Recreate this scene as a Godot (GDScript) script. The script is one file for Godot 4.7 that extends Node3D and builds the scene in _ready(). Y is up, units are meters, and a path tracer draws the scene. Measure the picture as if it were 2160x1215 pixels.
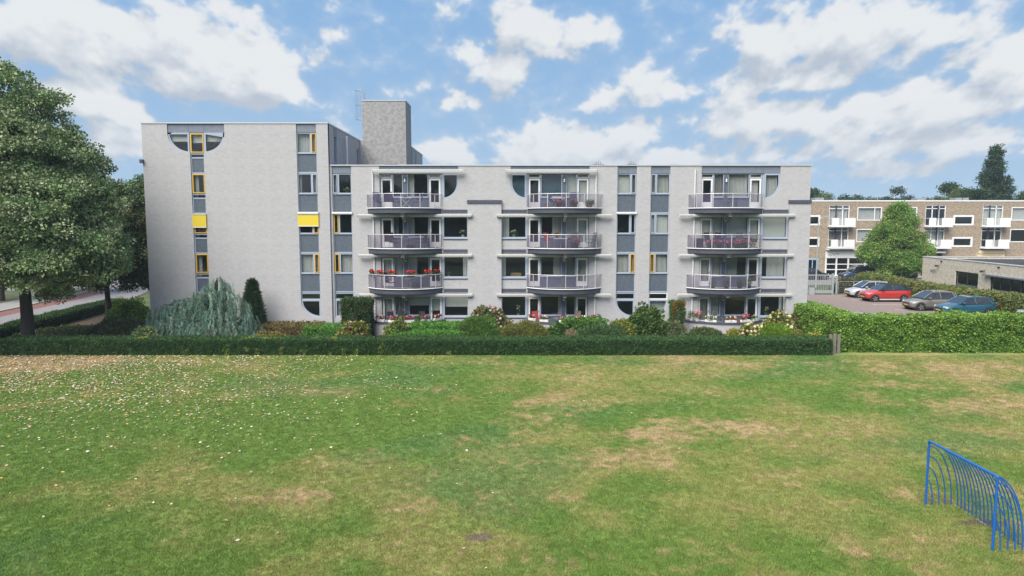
extends Node3D
# A four and five storey apartment block behind a clipped hedge, seen across a lawn from about eight metres up.
# World: camera above the origin, -z towards the block, the block's front at z = -47, ground at y = 0.

const FRONT := -47.0
const STOREY := 2.72
const GROUND_FLOOR := 0.53
var rng := RandomNumberGenerator.new()
var mats := {}
var used := {}
var pairs_cache := {}


class MB:
	var v := PackedVector3Array()
	var n := PackedVector3Array()

	func tri(a: Vector3, b: Vector3, c: Vector3) -> void:
		var m := (b - a).cross(c - a).normalized()
		v.append(a); v.append(c); v.append(b)
		n.append(m); n.append(m); n.append(m)

	func tri_n(a: Vector3, b: Vector3, c: Vector3, na: Vector3, nb: Vector3, nc: Vector3) -> void:
		v.append(a); v.append(c); v.append(b)
		n.append(na); n.append(nc); n.append(nb)

	func quad(a: Vector3, b: Vector3, c: Vector3, d: Vector3) -> void:
		tri(a, b, c)
		tri(a, c, d)

	func box(lo: Vector3, hi: Vector3) -> void:
		var p := []
		for i in 8:
			p.append(Vector3(hi.x if i & 1 else lo.x, hi.y if i & 2 else lo.y, hi.z if i & 4 else lo.z))
		quad(p[4], p[5], p[7], p[6])
		quad(p[1], p[0], p[2], p[3])
		quad(p[5], p[1], p[3], p[7])
		quad(p[0], p[4], p[6], p[2])
		quad(p[6], p[7], p[3], p[2])
		quad(p[0], p[1], p[5], p[4])

	func obox(t: Transform3D, h: Vector3) -> void:
		var p := []
		for i in 8:
			p.append(t * Vector3(h.x if i & 1 else -h.x, h.y if i & 2 else -h.y, h.z if i & 4 else -h.z))
		quad(p[4], p[5], p[7], p[6])
		quad(p[1], p[0], p[2], p[3])
		quad(p[5], p[1], p[3], p[7])
		quad(p[0], p[4], p[6], p[2])
		quad(p[6], p[7], p[3], p[2])
		quad(p[0], p[1], p[5], p[4])

	# box with chamfered edges along all twelve sides
	func cbox(lo: Vector3, hi: Vector3, c: float) -> void:
		var a := lo + Vector3(c, c, c)
		var b := hi - Vector3(c, c, c)
		quad(Vector3(a.x, a.y, hi.z), Vector3(b.x, a.y, hi.z), Vector3(b.x, b.y, hi.z), Vector3(a.x, b.y, hi.z))
		quad(Vector3(b.x, a.y, lo.z), Vector3(a.x, a.y, lo.z), Vector3(a.x, b.y, lo.z), Vector3(b.x, b.y, lo.z))
		quad(Vector3(hi.x, a.y, b.z), Vector3(hi.x, a.y, a.z), Vector3(hi.x, b.y, a.z), Vector3(hi.x, b.y, b.z))
		quad(Vector3(lo.x, a.y, a.z), Vector3(lo.x, a.y, b.z), Vector3(lo.x, b.y, b.z), Vector3(lo.x, b.y, a.z))
		quad(Vector3(a.x, hi.y, b.z), Vector3(b.x, hi.y, b.z), Vector3(b.x, hi.y, a.z), Vector3(a.x, hi.y, a.z))
		quad(Vector3(a.x, lo.y, a.z), Vector3(b.x, lo.y, a.z), Vector3(b.x, lo.y, b.z), Vector3(a.x, lo.y, b.z))
		for s in [1, -1]:
			var ez: float = hi.z if s > 0 else lo.z
			var iz: float = b.z if s > 0 else a.z
			for t in [1, -1]:
				var ey: float = hi.y if t > 0 else lo.y
				var iy: float = b.y if t > 0 else a.y
				_q(Vector3(a.x, iy, ez), Vector3(b.x, iy, ez), Vector3(b.x, ey, iz), Vector3(a.x, ey, iz), Vector3(0, t, s))
				var ex: float = hi.x if t > 0 else lo.x
				var ix: float = b.x if t > 0 else a.x
				_q(Vector3(ix, a.y, ez), Vector3(ix, b.y, ez), Vector3(ex, b.y, iz), Vector3(ex, a.y, iz), Vector3(t, 0, s))
				for u in [1, -1]:
					var ey2: float = hi.y if u > 0 else lo.y
					var iy2: float = b.y if u > 0 else a.y
					if s > 0:
						_q(Vector3(ex, iy2, a.z), Vector3(ex, iy2, b.z), Vector3(ix, ey2, b.z), Vector3(ix, ey2, a.z), Vector3(t, u, 0))
					_t(Vector3(ex, iy2, iz), Vector3(ix, ey2, iz), Vector3(ix, iy2, ez), Vector3(t, u, s))

	func _q(a: Vector3, b: Vector3, c: Vector3, d: Vector3, out: Vector3) -> void:
		if (b - a).cross(c - a).dot(out) >= 0.0:
			quad(a, b, c, d)
		else:
			quad(d, c, b, a)

	func _t(a: Vector3, b: Vector3, c: Vector3, out: Vector3) -> void:
		if (b - a).cross(c - a).dot(out) >= 0.0:
			tri(a, b, c)
		else:
			tri(a, c, b)

	func tube(pts: PackedVector3Array, radii: PackedFloat32Array, sides := 6, caps := true) -> void:
		var rings := []
		var norms := []
		var up := Vector3(0.13, 1, 0.07).normalized()
		var prev := Vector3.ZERO
		for i in pts.size():
			var d := (pts[mini(i + 1, pts.size() - 1)] - pts[maxi(i - 1, 0)]).normalized()
			var e := prev
			if i == 0:
				e = d.cross(up)
				if e.length() < 0.05:
					e = d.cross(Vector3.RIGHT)
			e = (e - d * e.dot(d)).normalized()
			prev = e
			var f := d.cross(e)
			var ring := PackedVector3Array()
			var nr := PackedVector3Array()
			for k in sides:
				var a := TAU * k / sides
				var m := e * cos(a) + f * sin(a)
				nr.append(m)
				ring.append(pts[i] + m * radii[mini(i, radii.size() - 1)])
			rings.append(ring)
			norms.append(nr)
		for i in pts.size() - 1:
			var A: PackedVector3Array = rings[i]
			var B: PackedVector3Array = rings[i + 1]
			var NA: PackedVector3Array = norms[i]
			var NB: PackedVector3Array = norms[i + 1]
			for k in sides:
				var l := (k + 1) % sides
				tri_n(A[k], A[l], B[l], NA[k], NA[l], NB[l])
				tri_n(A[k], B[l], B[k], NA[k], NB[l], NB[k])
		if caps:
			for k in range(1, sides - 1):
				tri(rings[0][0], rings[0][k + 1], rings[0][k])
				tri(rings[-1][0], rings[-1][k], rings[-1][k + 1])

	func bar(a: Vector3, b: Vector3, r: float, sides := 6) -> void:
		tube(PackedVector3Array([a, b]), PackedFloat32Array([r, r]), sides)

	# a convex outline in x and y (anticlockwise seen from +z) pushed out from z0 to z1
	func prism(o: PackedVector2Array, z0: float, z1: float) -> void:
		for i in range(1, o.size() - 1):
			tri(Vector3(o[0].x, o[0].y, z1), Vector3(o[i].x, o[i].y, z1), Vector3(o[i + 1].x, o[i + 1].y, z1))
			tri(Vector3(o[0].x, o[0].y, z0), Vector3(o[i + 1].x, o[i + 1].y, z0), Vector3(o[i].x, o[i].y, z0))
		for i in o.size():
			var a := o[i]
			var b := o[(i + 1) % o.size()]
			quad(Vector3(a.x, a.y, z0), Vector3(b.x, b.y, z0), Vector3(b.x, b.y, z1), Vector3(a.x, a.y, z1))

	# a frame: the ring between outline o and its inset q
	func ring(o: PackedVector2Array, q: PackedVector2Array, z0: float, z1: float) -> void:
		for i in o.size():
			var j := (i + 1) % o.size()
			quad(Vector3(o[i].x, o[i].y, z1), Vector3(o[j].x, o[j].y, z1), Vector3(q[j].x, q[j].y, z1), Vector3(q[i].x, q[i].y, z1))
			quad(Vector3(q[i].x, q[i].y, z0), Vector3(q[j].x, q[j].y, z0), Vector3(o[j].x, o[j].y, z0), Vector3(o[i].x, o[i].y, z0))
			quad(Vector3(q[i].x, q[i].y, z1), Vector3(q[j].x, q[j].y, z1), Vector3(q[j].x, q[j].y, z0), Vector3(q[i].x, q[i].y, z0))
			quad(Vector3(o[i].x, o[i].y, z0), Vector3(o[j].x, o[j].y, z0), Vector3(o[j].x, o[j].y, z1), Vector3(o[i].x, o[i].y, z1))

	# turned shape about the y axis: profile of (radius, height)
	func lathe(p: PackedVector2Array, c: Vector3, sides := 10) -> void:
		for i in p.size() - 1:
			var sl := Vector2(p[i + 1].y - p[i].y, p[i].x - p[i + 1].x).normalized()
			for k in sides:
				var a := TAU * k / sides
				var b := TAU * (k + 1) / sides
				var da := Vector3(cos(a), 0, sin(a))
				var db := Vector3(cos(b), 0, sin(b))
				var A := c + da * p[i].x + Vector3.UP * p[i].y
				var B := c + db * p[i].x + Vector3.UP * p[i].y
				var C := c + db * p[i + 1].x + Vector3.UP * p[i + 1].y
				var D := c + da * p[i + 1].x + Vector3.UP * p[i + 1].y
				var na := da * sl.x + Vector3.UP * sl.y
				var nb := db * sl.x + Vector3.UP * sl.y
				tri_n(A, C, B, na, nb, nb)
				tri_n(A, D, C, na, na, nb)

	func mesh() -> ArrayMesh:
		var a := []
		a.resize(Mesh.ARRAY_MAX)
		a[Mesh.ARRAY_VERTEX] = v
		a[Mesh.ARRAY_NORMAL] = n
		var m := ArrayMesh.new()
		m.add_surface_from_arrays(Mesh.PRIMITIVE_TRIANGLES, a)
		return m


# ---------------------------------------------------------------- naming and parenting
func numbered(called: String) -> String:
	if not used.has(called):
		used[called] = 0
		return called
	used[called] += 1
	return "%s_%03d" % [called, used[called]]


func tag(o: Node, label := "", category := "", group := "", kind := "") -> void:
	if label: o.set_meta("label", label)
	if category: o.set_meta("category", category)
	if group: o.set_meta("group", group)
	if kind: o.set_meta("kind", kind)


func thing(called: String, label: String, category: String, at := Vector3.ZERO, turn := 0.0, group := "") -> Node3D:
	var o := Node3D.new()
	o.name = numbered(called)
	add_child(o)
	o.position = at
	o.rotation.y = turn
	tag(o, label, category, group)
	return o


func node(called: String, parent: Node) -> Node3D:
	var o := Node3D.new()
	o.name = called
	parent.add_child(o, true)
	return o


func part(called: String, mb: MB, m: Material, parent: Node) -> MeshInstance3D:
	return put(called, mb.mesh(), m, parent)


func put(called: String, mesh: Mesh, m: Material, parent: Node) -> MeshInstance3D:
	var o := MeshInstance3D.new()
	o.name = numbered(called) if parent == self else called
	o.mesh = mesh
	o.material_override = m
	parent.add_child(o, true)
	return o


func structure(called: String, mb: MB, m: Material) -> MeshInstance3D:
	var o := part(called, mb, m, self)
	o.set_meta("kind", "structure")
	return o


func scatter(called: String, mesh: Mesh, m: Material, parent: Node, places: Array, tints: PackedColorArray) -> MultiMeshInstance3D:
	var mm := MultiMesh.new()
	mm.transform_format = MultiMesh.TRANSFORM_3D
	mm.use_colors = true
	mm.mesh = mesh
	mm.instance_count = places.size()
	for i in places.size():
		mm.set_instance_transform(i, places[i])
		mm.set_instance_color(i, tints[i])
	var o := MultiMeshInstance3D.new()
	o.name = numbered(called) if parent == self else called
	o.multimesh = mm
	o.material_override = m
	parent.add_child(o, true)
	o.set_meta("kind", "stuff")
	return o


# ---------------------------------------------------------------- materials; colours are real-world linear values
func lin(r: float, g: float, b: float) -> Color:
	return Color(r, g, b).linear_to_srgb()


func mat(key: String, r := 0.5, g := 0.5, b := 0.5, rough := 0.7, metal := 0.0) -> StandardMaterial3D:
	if not mats.has(key):
		var m := StandardMaterial3D.new()
		m.albedo_color = lin(r, g, b)
		m.roughness = rough
		m.metallic = metal
		m.resource_name = key
		mats[key] = m
	return mats[key]


func grain(m: StandardMaterial3D, size: float, low: float, frequency := 0.05, octaves := 4, seed_ := 1) -> void:
	# even, direction-free mottling of a painted or cast surface
	var nz := FastNoiseLite.new()
	nz.seed = seed_
	nz.frequency = frequency
	nz.fractal_octaves = octaves
	var im := nz.get_seamless_image(256, 256)
	im.convert(Image.FORMAT_RGB8)
	var d := im.get_data()
	for i in d.size():
		d[i] = int(lerpf(low, 1.0, d[i] / 255.0) * 255.0)
	im = Image.create_from_data(256, 256, false, Image.FORMAT_RGB8, d)
	m.albedo_texture = ImageTexture.create_from_image(im)
	m.uv1_triplanar = true
	m.uv1_world_triplanar = true
	m.uv1_scale = Vector3.ONE / size


func brick_material(key: String, brick: Color, mortar: Color, jitter: float, seed_: int, blotch := 0.86) -> StandardMaterial3D:
	# sixteen courses of five bricks, 1.2 m by 1.07 m: each brick is two or three pixels wide in the picture
	var r := RandomNumberGenerator.new()
	r.seed = seed_
	var w := 480
	var h := 512
	var im := Image.create(w, h, false, Image.FORMAT_RGB8)
	im.fill(mortar.linear_to_srgb())
	for row in 16:
		for c in 5:
			var x0 := c * 96 + (48 if row % 2 else 0) + r.randi_range(-3, 3)
			var t := 1.0 + r.randf_range(-jitter, jitter)
			if r.randf() < 0.06:
				t *= 1.0 - 2.0 * jitter
			var col := Color(brick.r * t, brick.g * t * r.randf_range(0.985, 1.015), brick.b * t * r.randf_range(0.97, 1.03)).linear_to_srgb()
			for wrap in [0, -w]:
				var rect := Rect2i(x0 + wrap, row * 32 + 3, 92, 28)
				im.fill_rect(rect, col)
	var d := im.get_data()
	var nz := FastNoiseLite.new()
	nz.seed = seed_ + 7
	nz.frequency = 0.11
	for i in range(0, d.size(), 3):
		var k := 1.0 + r.randf_range(-0.045, 0.045)
		for j in 3:
			d[i + j] = clampi(int(d[i + j] * k), 0, 255)
	im = Image.create_from_data(w, h, false, Image.FORMAT_RGB8, d)
	var m := StandardMaterial3D.new()
	m.resource_name = key
	m.albedo_texture = ImageTexture.create_from_image(im)
	m.roughness = 0.9
	m.uv1_triplanar = true
	m.uv1_world_triplanar = true
	m.uv1_triplanar_sharpness = 8.0
	m.uv1_scale = Vector3(1.0 / 1.2, 1.0 / 1.0667, 1.0 / 1.2)
	# weathering: faint irregular blotches, larger than the bricks
	var bl := FastNoiseLite.new()
	bl.seed = seed_ + 3
	bl.frequency = 0.035
	bl.fractal_octaves = 6
	bl.fractal_gain = 0.62
	var bi := bl.get_seamless_image(512, 512)
	bi.convert(Image.FORMAT_RGB8)
	var bd := bi.get_data()
	for i in bd.size():
		bd[i] = int(lerpf(blotch, 1.0, smoothstep(0.15, 0.75, bd[i] / 255.0)) * 255.0)
	bi = Image.create_from_data(512, 512, false, Image.FORMAT_RGB8, bd)
	m.detail_enabled = true
	m.detail_blend_mode = BaseMaterial3D.BLEND_MODE_MUL
	m.detail_albedo = ImageTexture.create_from_image(bi)
	m.detail_uv_layer = BaseMaterial3D.DETAIL_UV_2
	m.uv2_triplanar = true
	m.uv2_world_triplanar = true
	m.uv2_scale = Vector3.ONE / 7.3
	mats[key] = m
	return m


func leaf_material(key: String, glow := 0.35, rough := 0.55) -> StandardMaterial3D:
	if not mats.has(key):
		var m := StandardMaterial3D.new()
		m.resource_name = key
		m.albedo_color = Color.WHITE
		m.vertex_color_use_as_albedo = true
		m.roughness = rough
		m.metallic_specular = 0.35
		m.backlight_enabled = glow > 0.0
		m.backlight = Color(glow, glow, glow).linear_to_srgb()
		mats[key] = m
	return mats[key]


func glass(key: String, r: float, g: float, b: float, alpha: float) -> StandardMaterial3D:
	var m := mat(key, r, g, b, 0.02)
	m.albedo_color.a = alpha
	m.transparency = BaseMaterial3D.TRANSPARENCY_ALPHA
	m.metallic_specular = 0.5
	return m


# ---------------------------------------------------------------- sky: air and cumulus clouds, computed per direction
var cloud_noise := FastNoiseLite.new()
var wisp_noise := FastNoiseLite.new()
# heaps of cumulus: azimuth, elevation, half width, half height (degrees), strength
var heaps := []


func cloud_at(az: float, el: float) -> float:
	# az, el in degrees; cells get flatter and smaller towards the horizon, as a layer of clouds overhead does
	var flat := 1.0 / (0.30 + maxf(el, 0.0) / 34.0)
	var q := Vector3(az * 1.0, el * 1.6, 0.0) * (0.55 + 0.16 * flat)
	var n1 := cloud_noise.get_noise_3dv(q)
	var n2 := wisp_noise.get_noise_3dv(q)
	var d := n1 * 1.45 - absf(n2) * 0.45 - 0.36
	if absf(az) > 40.0 or el > 19.0:
		# beyond the heaps listed in make_sky the cover goes on at about the same share
		var far := FAR_COVER.get_noise_2d(az * 0.9, el * 1.5)
		var t := clampf(maxf((absf(az) - 40.0) / 14.0, (el - 19.0) / 10.0), 0.0, 1.0)
		d += t * (far * 1.5 + 0.50)
	for h in heaps:
		var dx: float = (az - h[0]) / h[2]
		var dy: float = (el - h[1]) / h[3]
		if dy < 0.0:
			dy *= 1.35
		var r := dx * dx + dy * dy
		if r < 2.6:
			d += h[4] * maxf(0.0, 1.0 - r / 2.6) * 1.12
	return d


var FAR_COVER := FastNoiseLite.new()


func sky_colour(az: float, el: float) -> Color:
	var up := clampf(el / 24.0, 0.0, 1.0)
	var air := Color(0.50, 0.67, 0.83).lerp(Color(0.205, 0.42, 0.74), pow(up, 0.62))
	var d := cloud_at(az, el)
	var a := maxf(smoothstep(-0.28, 0.64, d), smoothstep(-0.9, 0.6, d) * 0.30)
	if a <= 0.002:
		return air
	var above := cloud_at(az + 0.8, el + 1.7)
	var lit := clampf(0.64 + (d - above) * 0.62 - maxf(0.0, d - 0.9) * 0.16, 0.0, 1.0)
	var body := Color(0.52, 0.58, 0.66).lerp(Color(0.855, 0.87, 0.885), lit)
	body = body.lerp(Color(0.62, 0.69, 0.77), clampf(1.0 - el / 9.0, 0.0, 1.0) * 0.45)
	return air.lerp(body, a * (0.94 - 0.1 * clampf(1.0 - el / 7.0, 0.0, 1.0)))


func make_sky() -> PanoramaSkyMaterial:
	cloud_noise.seed = 11
	cloud_noise.frequency = 0.36
	cloud_noise.fractal_octaves = 6
	cloud_noise.fractal_gain = 0.58
	wisp_noise.seed = 37
	wisp_noise.frequency = 0.42
	wisp_noise.fractal_octaves = 5
	wisp_noise.fractal_gain = 0.55
	FAR_COVER.seed = 5
	FAR_COVER.frequency = 0.03
	FAR_COVER.fractal_octaves = 3
	heaps = [
		[-32.9, 13.0, 3.7, 2.1, 0.95], [-26.8, 12.5, 6.5, 3.0, 1.05], [-21.4, 12.0, 4.1, 2.8, 0.95], [-21.5, 9.8, 4.1, 1.3, 0.9], [-18.4, 10.4, 1.6, 1.0, 0.9], [-24.1, 10.5, 2.0, 1.3, 0.7], [-35.3, 11.5, 2.4, 2.1, 0.6], [-14.7, 14.9, 1.1, 1.3, 0.5],
		[-14.8, 12.5, 1.0, 0.7, 0.75], [-31.4, 8.7, 1.7, 1.3, 1.6], [-33.1, 8.2, 1.7, 1.1, 1.2], [-29.7, 6.1, 1.8, 2.0, 1.4], [-28.3, 7.5, 1.0, 0.8, 1.1], [-4.7, 5.4, 1.6, 1.1, 0.8], [-7.0, 5.6, 1.7, 1.5, 0.7], [-34.9, 4.5, 3.3, 1.9, 0.6],
		[-0.2, 15.9, 1.7, 2.0, 1.0], [3.9, 14.5, 3.8, 1.8, 1.15], [-2.3, 12.5, 2.5, 1.5, 0.95], [-6.2, 11.1, 1.2, 0.8, 0.5], [-4.1, 9.7, 1.6, 0.7, 0.8], [0.2, 11.1, 1.7, 1.6, 0.6], [11.3, 10.7, 2.7, 1.5, 1.0], [7.0, 9.8, 1.8, 1.0, 0.85],
		[15.4, 15.8, 0.9, 0.8, 0.35], [10.3, 16.5, 0.9, 0.7, 0.35], [3.3, 6.6, 3.5, 1.4, 0.95], [7.6, 6.5, 2.3, 1.1, 0.9], [10.4, 7.8, 1.8, 1.5, 0.95], [6.3, 5.2, 5.7, 0.8, 0.8], [1.2, 5.6, 2.3, 1.0, 0.75], [22.0, 14.6, 4.5, 1.9, 0.8],
		[19.5, 12.7, 1.7, 1.4, 1.0], [24.7, 12.2, 4.9, 2.1, 0.95], [22.8, 10.6, 3.5, 0.9, 0.8], [28.9, 14.0, 4.5, 1.8, 0.8], [18.0, 10.7, 1.6, 0.9, 0.5], [17.0, 9.6, 2.1, 0.6, 0.45], [33.4, 12.3, 2.1, 2.1, 0.7], [17.4, 8.1, 2.1, 1.6, 1.05],
		[20.9, 7.5, 3.0, 1.3, 1.05], [24.9, 7.5, 2.5, 1.5, 1.05], [29.3, 7.9, 2.2, 1.6, 1.1], [31.3, 8.1, 1.7, 1.3, 0.9], [34.3, 8.9, 2.1, 1.7, 1.0], [35.4, 10.3, 1.5, 1.8, 0.7], [33.7, 6.9, 3.1, 1.4, 0.8], [19.6, 5.3, 7.3, 0.9, 0.7],
		[27.8, 5.7, 3.6, 0.9, 1.0], [33.6, 5.3, 3.4, 0.8, 0.95], [29.4, 3.9, 4.8, 0.7, 0.95], [8.6, 4.8, 11.0, 0.5, 0.5], [-14.6, 5.3, 4.5, 0.9, 0.3],
	]
	var w := 1024
	var h := 512
	var im := Image.create(w, h, false, Image.FORMAT_RGB8)
	for y in h / 2 + 4:
		var el := 90.0 - (y + 0.5) * 180.0 / h
		for x in range(0, w, 2):
			var az := (x + 0.5) * 360.0 / w
			if az > 180.0:
				az -= 360.0
			if absf(az) < 42.0 and el < 30.0:
				continue
			var c := sky_colour(az, maxf(el, 0.0)).linear_to_srgb()
			im.set_pixel(x, y, c)
			im.set_pixel(x + 1, y, c)
	im.fill_rect(Rect2i(0, h / 2, w, h / 2), lin(0.17, 0.19, 0.13))
	im.resize(4096, 2048, Image.INTERPOLATE_CUBIC)
	for y in range(int((90.0 - 31.0) / 180.0 * 2048), 1024):
		var el := 90.0 - (y + 0.5) * 180.0 / 2048
		for x in range(-480, 480):
			var az := (x + 0.5) * 360.0 / 4096
			im.set_pixel((x + 4096) % 4096, y, sky_colour(az, maxf(el, 0.0)).linear_to_srgb())
	var s := PanoramaSkyMaterial.new()
	s.panorama = ImageTexture.create_from_image(im)
	return s


# ---------------------------------------------------------------- flat shapes
func rect(x0: float, y0: float, x1: float, y1: float) -> PackedVector2Array:
	return PackedVector2Array([Vector2(x0, y0), Vector2(x1, y0), Vector2(x1, y1), Vector2(x0, y1)])


# a rectangle whose lower corner on one side (-1: x0, 1: x1) is a quarter ellipse
func quarter(x0: float, y0: float, x1: float, y1: float, side: int, rx: float, ry: float) -> PackedVector2Array:
	var o := PackedVector2Array()
	if side < 0:
		for i in 13:
			var a := PI / 2 * i / 12
			o.append(Vector2(x0 + rx - rx * cos(a), y0 + ry - ry * sin(a)))
		if x1 - x0 - rx > 0.01: o.append(Vector2(x1, y0))
		o.append(Vector2(x1, y1)); o.append(Vector2(x0, y1))
	else:
		o.append(Vector2(x0, y0))
		for i in 13:
			var a := PI / 2 * (12 - i) / 12
			if i == 0 and x1 - x0 - rx < 0.01: continue
			o.append(Vector2(x1 - rx + rx * cos(a), y0 + ry - ry * sin(a)))
		o.append(Vector2(x1, y1)); o.append(Vector2(x0, y1))
	return o


func inset(o: PackedVector2Array, t: float) -> PackedVector2Array:
	var q := PackedVector2Array()
	for i in o.size():
		var a := o[(i - 1 + o.size()) % o.size()]
		var b := o[i]
		var c := o[(i + 1) % o.size()]
		var d1 := (b - a).normalized()
		var d2 := (c - b).normalized()
		var n1 := Vector2(-d1.y, d1.x)
		var n2 := Vector2(-d2.y, d2.x)
		var m := (n1 + n2).normalized()
		q.append(b + m * t / maxf(0.35, m.dot(n1)))
	return q


func pane_shape(o: PackedVector2Array, z: float) -> MB:
	var mb := MB.new()
	for i in range(1, o.size() - 1):
		# double glazing: two sheets
		for zz in [z, z - 0.016]:
			mb.tri(Vector3(o[0].x, o[0].y, zz), Vector3(o[i].x, o[i].y, zz), Vector3(o[i + 1].x, o[i + 1].y, zz))
	return mb


# a wall in the x-y plane with openings [x0, y0, x1, y1]; arcs fill the lower corners of openings: [corner x, corner y, side, rx, ry]
func wall_shape(x0: float, y0: float, x1: float, y1: float, z: float, thick: float, holes: Array, arcs := []) -> MB:
	var mb := MB.new()
	var xs := [x0, x1]
	var ys := [y0, y1]
	for h in holes:
		for x in [h[0], h[2]]:
			if x > x0 and x < x1 and not xs.has(x): xs.append(x)
		for y in [h[1], h[3]]:
			if y > y0 and y < y1 and not ys.has(y): ys.append(y)
	xs.sort()
	ys.sort()
	var solid := []
	for i in xs.size() - 1:
		var col := []
		for j in ys.size() - 1:
			var c := Vector2((xs[i] + xs[i + 1]) / 2, (ys[j] + ys[j + 1]) / 2)
			var s := true
			for h in holes:
				if c.x > h[0] and c.x < h[2] and c.y > h[1] and c.y < h[3]:
					s = false
					break
			col.append(s)
		solid.append(col)
	var b := z - thick
	for i in xs.size() - 1:
		for j in ys.size() - 1:
			if not solid[i][j]: continue
			var a0: float = xs[i]
			var a1: float = xs[i + 1]
			var c0: float = ys[j]
			var c1: float = ys[j + 1]
			mb.quad(Vector3(a0, c0, z), Vector3(a1, c0, z), Vector3(a1, c1, z), Vector3(a0, c1, z))
			mb.quad(Vector3(a1, c0, b), Vector3(a0, c0, b), Vector3(a0, c1, b), Vector3(a1, c1, b))
			if i == 0 or not solid[i - 1][j]:
				mb.quad(Vector3(a0, c0, b), Vector3(a0, c0, z), Vector3(a0, c1, z), Vector3(a0, c1, b))
			if i == xs.size() - 2 or not solid[i + 1][j]:
				mb.quad(Vector3(a1, c0, z), Vector3(a1, c0, b), Vector3(a1, c1, b), Vector3(a1, c1, z))
			if j == 0 or not solid[i][j - 1]:
				mb.quad(Vector3(a0, c0, b), Vector3(a1, c0, b), Vector3(a1, c0, z), Vector3(a0, c0, z))
			if j == ys.size() - 2 or not solid[i][j + 1]:
				mb.quad(Vector3(a0, c1, z), Vector3(a1, c1, z), Vector3(a1, c1, b), Vector3(a0, c1, b))
	for a in arcs:
		var s: int = a[2]
		var c := Vector3(a[0], a[1], z)
		var prev := Vector3.ZERO
		for i in 13:
			var t := PI / 2 * i / 12
			var p := Vector3(a[0] - s * a[3] + s * a[3] * cos(t), a[1] + a[4] - a[4] * sin(t), z)
			if i > 0:
				if s > 0:
					mb.tri(c, prev, p)
				else:
					mb.tri(c, p, prev)
				var q := prev - Vector3(0, 0, thick)
				var r := p - Vector3(0, 0, thick)
				if s > 0:
					mb.quad(prev, q, r, p)
				else:
					mb.quad(p, r, q, prev)
			prev = p
	return mb


# ---------------------------------------------------------------- curtains and blinds behind a pane
func hang(parent: Node, how: String, x0: float, y0: float, x1: float, y1: float, z: float) -> void:
	if how == "" or how == "n": return
	var kind := how[0]
	var share := float(how.substr(1)) / 100.0 if how.length() > 1 else 1.0
	var w := x1 - x0
	if kind == "p":      # a pair of drawn-back curtains
		hang(parent, "l%d" % int(share * 100), x0, y0, x1, y1, z)
		hang(parent, "r%d" % int(share * 100), x0, y0, x1, y1, z)
		return
	if kind == "l": x1 = x0 + w * share
	if kind == "r": x0 = x1 - w * share
	if kind == "b" or kind == "s": y0 = y1 - (y1 - y0) * share
	if kind == "v" and share < 0.99: x0 = x1 - w * share
	if kind == "w" and share < 0.99: x1 = x0 + w * share
	var mb := MB.new()
	if kind == "v" or kind == "w":     # vertical slats, half turned
		var nn := maxi(2, int((x1 - x0) / 0.088))
		for i in nn:
			var cx := x0 + (i + 0.5) * (x1 - x0) / nn
			var ang := 0.75 + rng.randf_range(-0.12, 0.12)
			var d := Vector3(cos(ang), 0, sin(ang)) * 0.041
			var c := Vector3(cx, 0, z - 0.05)
			mb.quad(c - d + Vector3.UP * y0, c + d + Vector3.UP * y0, c + d + Vector3.UP * y1, c - d + Vector3.UP * y1)
		part("vertical_blind", mb, mats.slat, parent)
		return
	if kind == "b" or kind == "s" or kind == "t" or kind == "f":   # roller blind, scalloped valance, teal blind, white panel
		if kind == "s":
			var k := maxi(4, int(w / 0.1))
			for i in k:
				var a := x0 + w * i / k
				var b := x0 + w * (i + 1) / k
				mb.quad(Vector3(a, y0, z), Vector3(b, y0, z), Vector3(b, y1, z), Vector3(a, y1, z))
				mb.tri(Vector3(a, y0, z), Vector3((a + b) / 2, y0 - 0.05, z), Vector3(b, y0, z))
		else:
			mb.box(Vector3(x0, y0, z - 0.012), Vector3(x1, y1, z))
		part("valance" if kind == "s" else "blind", mb, mats.teal if kind == "t" else mats.blind, parent)
		return
	var steps := maxi(8, int((x1 - x0) / 0.028))
	var ph := rng.randf() * 6.0
	var pz := 0.0
	for i in steps + 1:
		var xx := x0 + (x1 - x0) * i / steps
		var zz := z - 0.05 + 0.03 * sin(xx * 62.0 + ph + 0.8 * sin(xx * 9.0)) 
		if i > 0:
			var px := x0 + (x1 - x0) * (i - 1) / steps
			mb.quad(Vector3(px, y0, pz), Vector3(xx, y0, zz), Vector3(xx, y1, zz), Vector3(px, y1, pz))
		pz = zz
	part("curtain", mb, mats.dim_curtain if kind == "d" else mats.curtain, parent)


# one glazed light: frame, pane and what hangs behind it
func light_(win: Node, o: PackedVector2Array, z: float, t: float, m: Material, how: String, sash := false) -> void:
	var q := inset(o, t)
	var mb := MB.new()
	mb.ring(o, q, z - 0.09, z + (0.035 if sash else 0.0))
	part("sash" if sash else "frame", mb, m, win)
	part("pane", pane_shape(q, z - 0.045), mats.glass, win)
	var lo := q[0]
	var hi := q[0]
	for p in q:
		lo = lo.min(p)
		hi = hi.max(p)
	hang(win, how, lo.x, lo.y, hi.x, hi.y, z - 0.2)


func panel(parent: Node, called: String, x0: float, y0: float, x1: float, y1: float, z0: float, z1: float, m: Material) -> MeshInstance3D:
	var mb := MB.new()
	mb.box(Vector3(x0, y0, z0), Vector3(x1, y1, z1))
	return part(called, mb, m, parent)


func floor_y(k: int) -> float:
	return GROUND_FLOOR + STOREY * k


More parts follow.
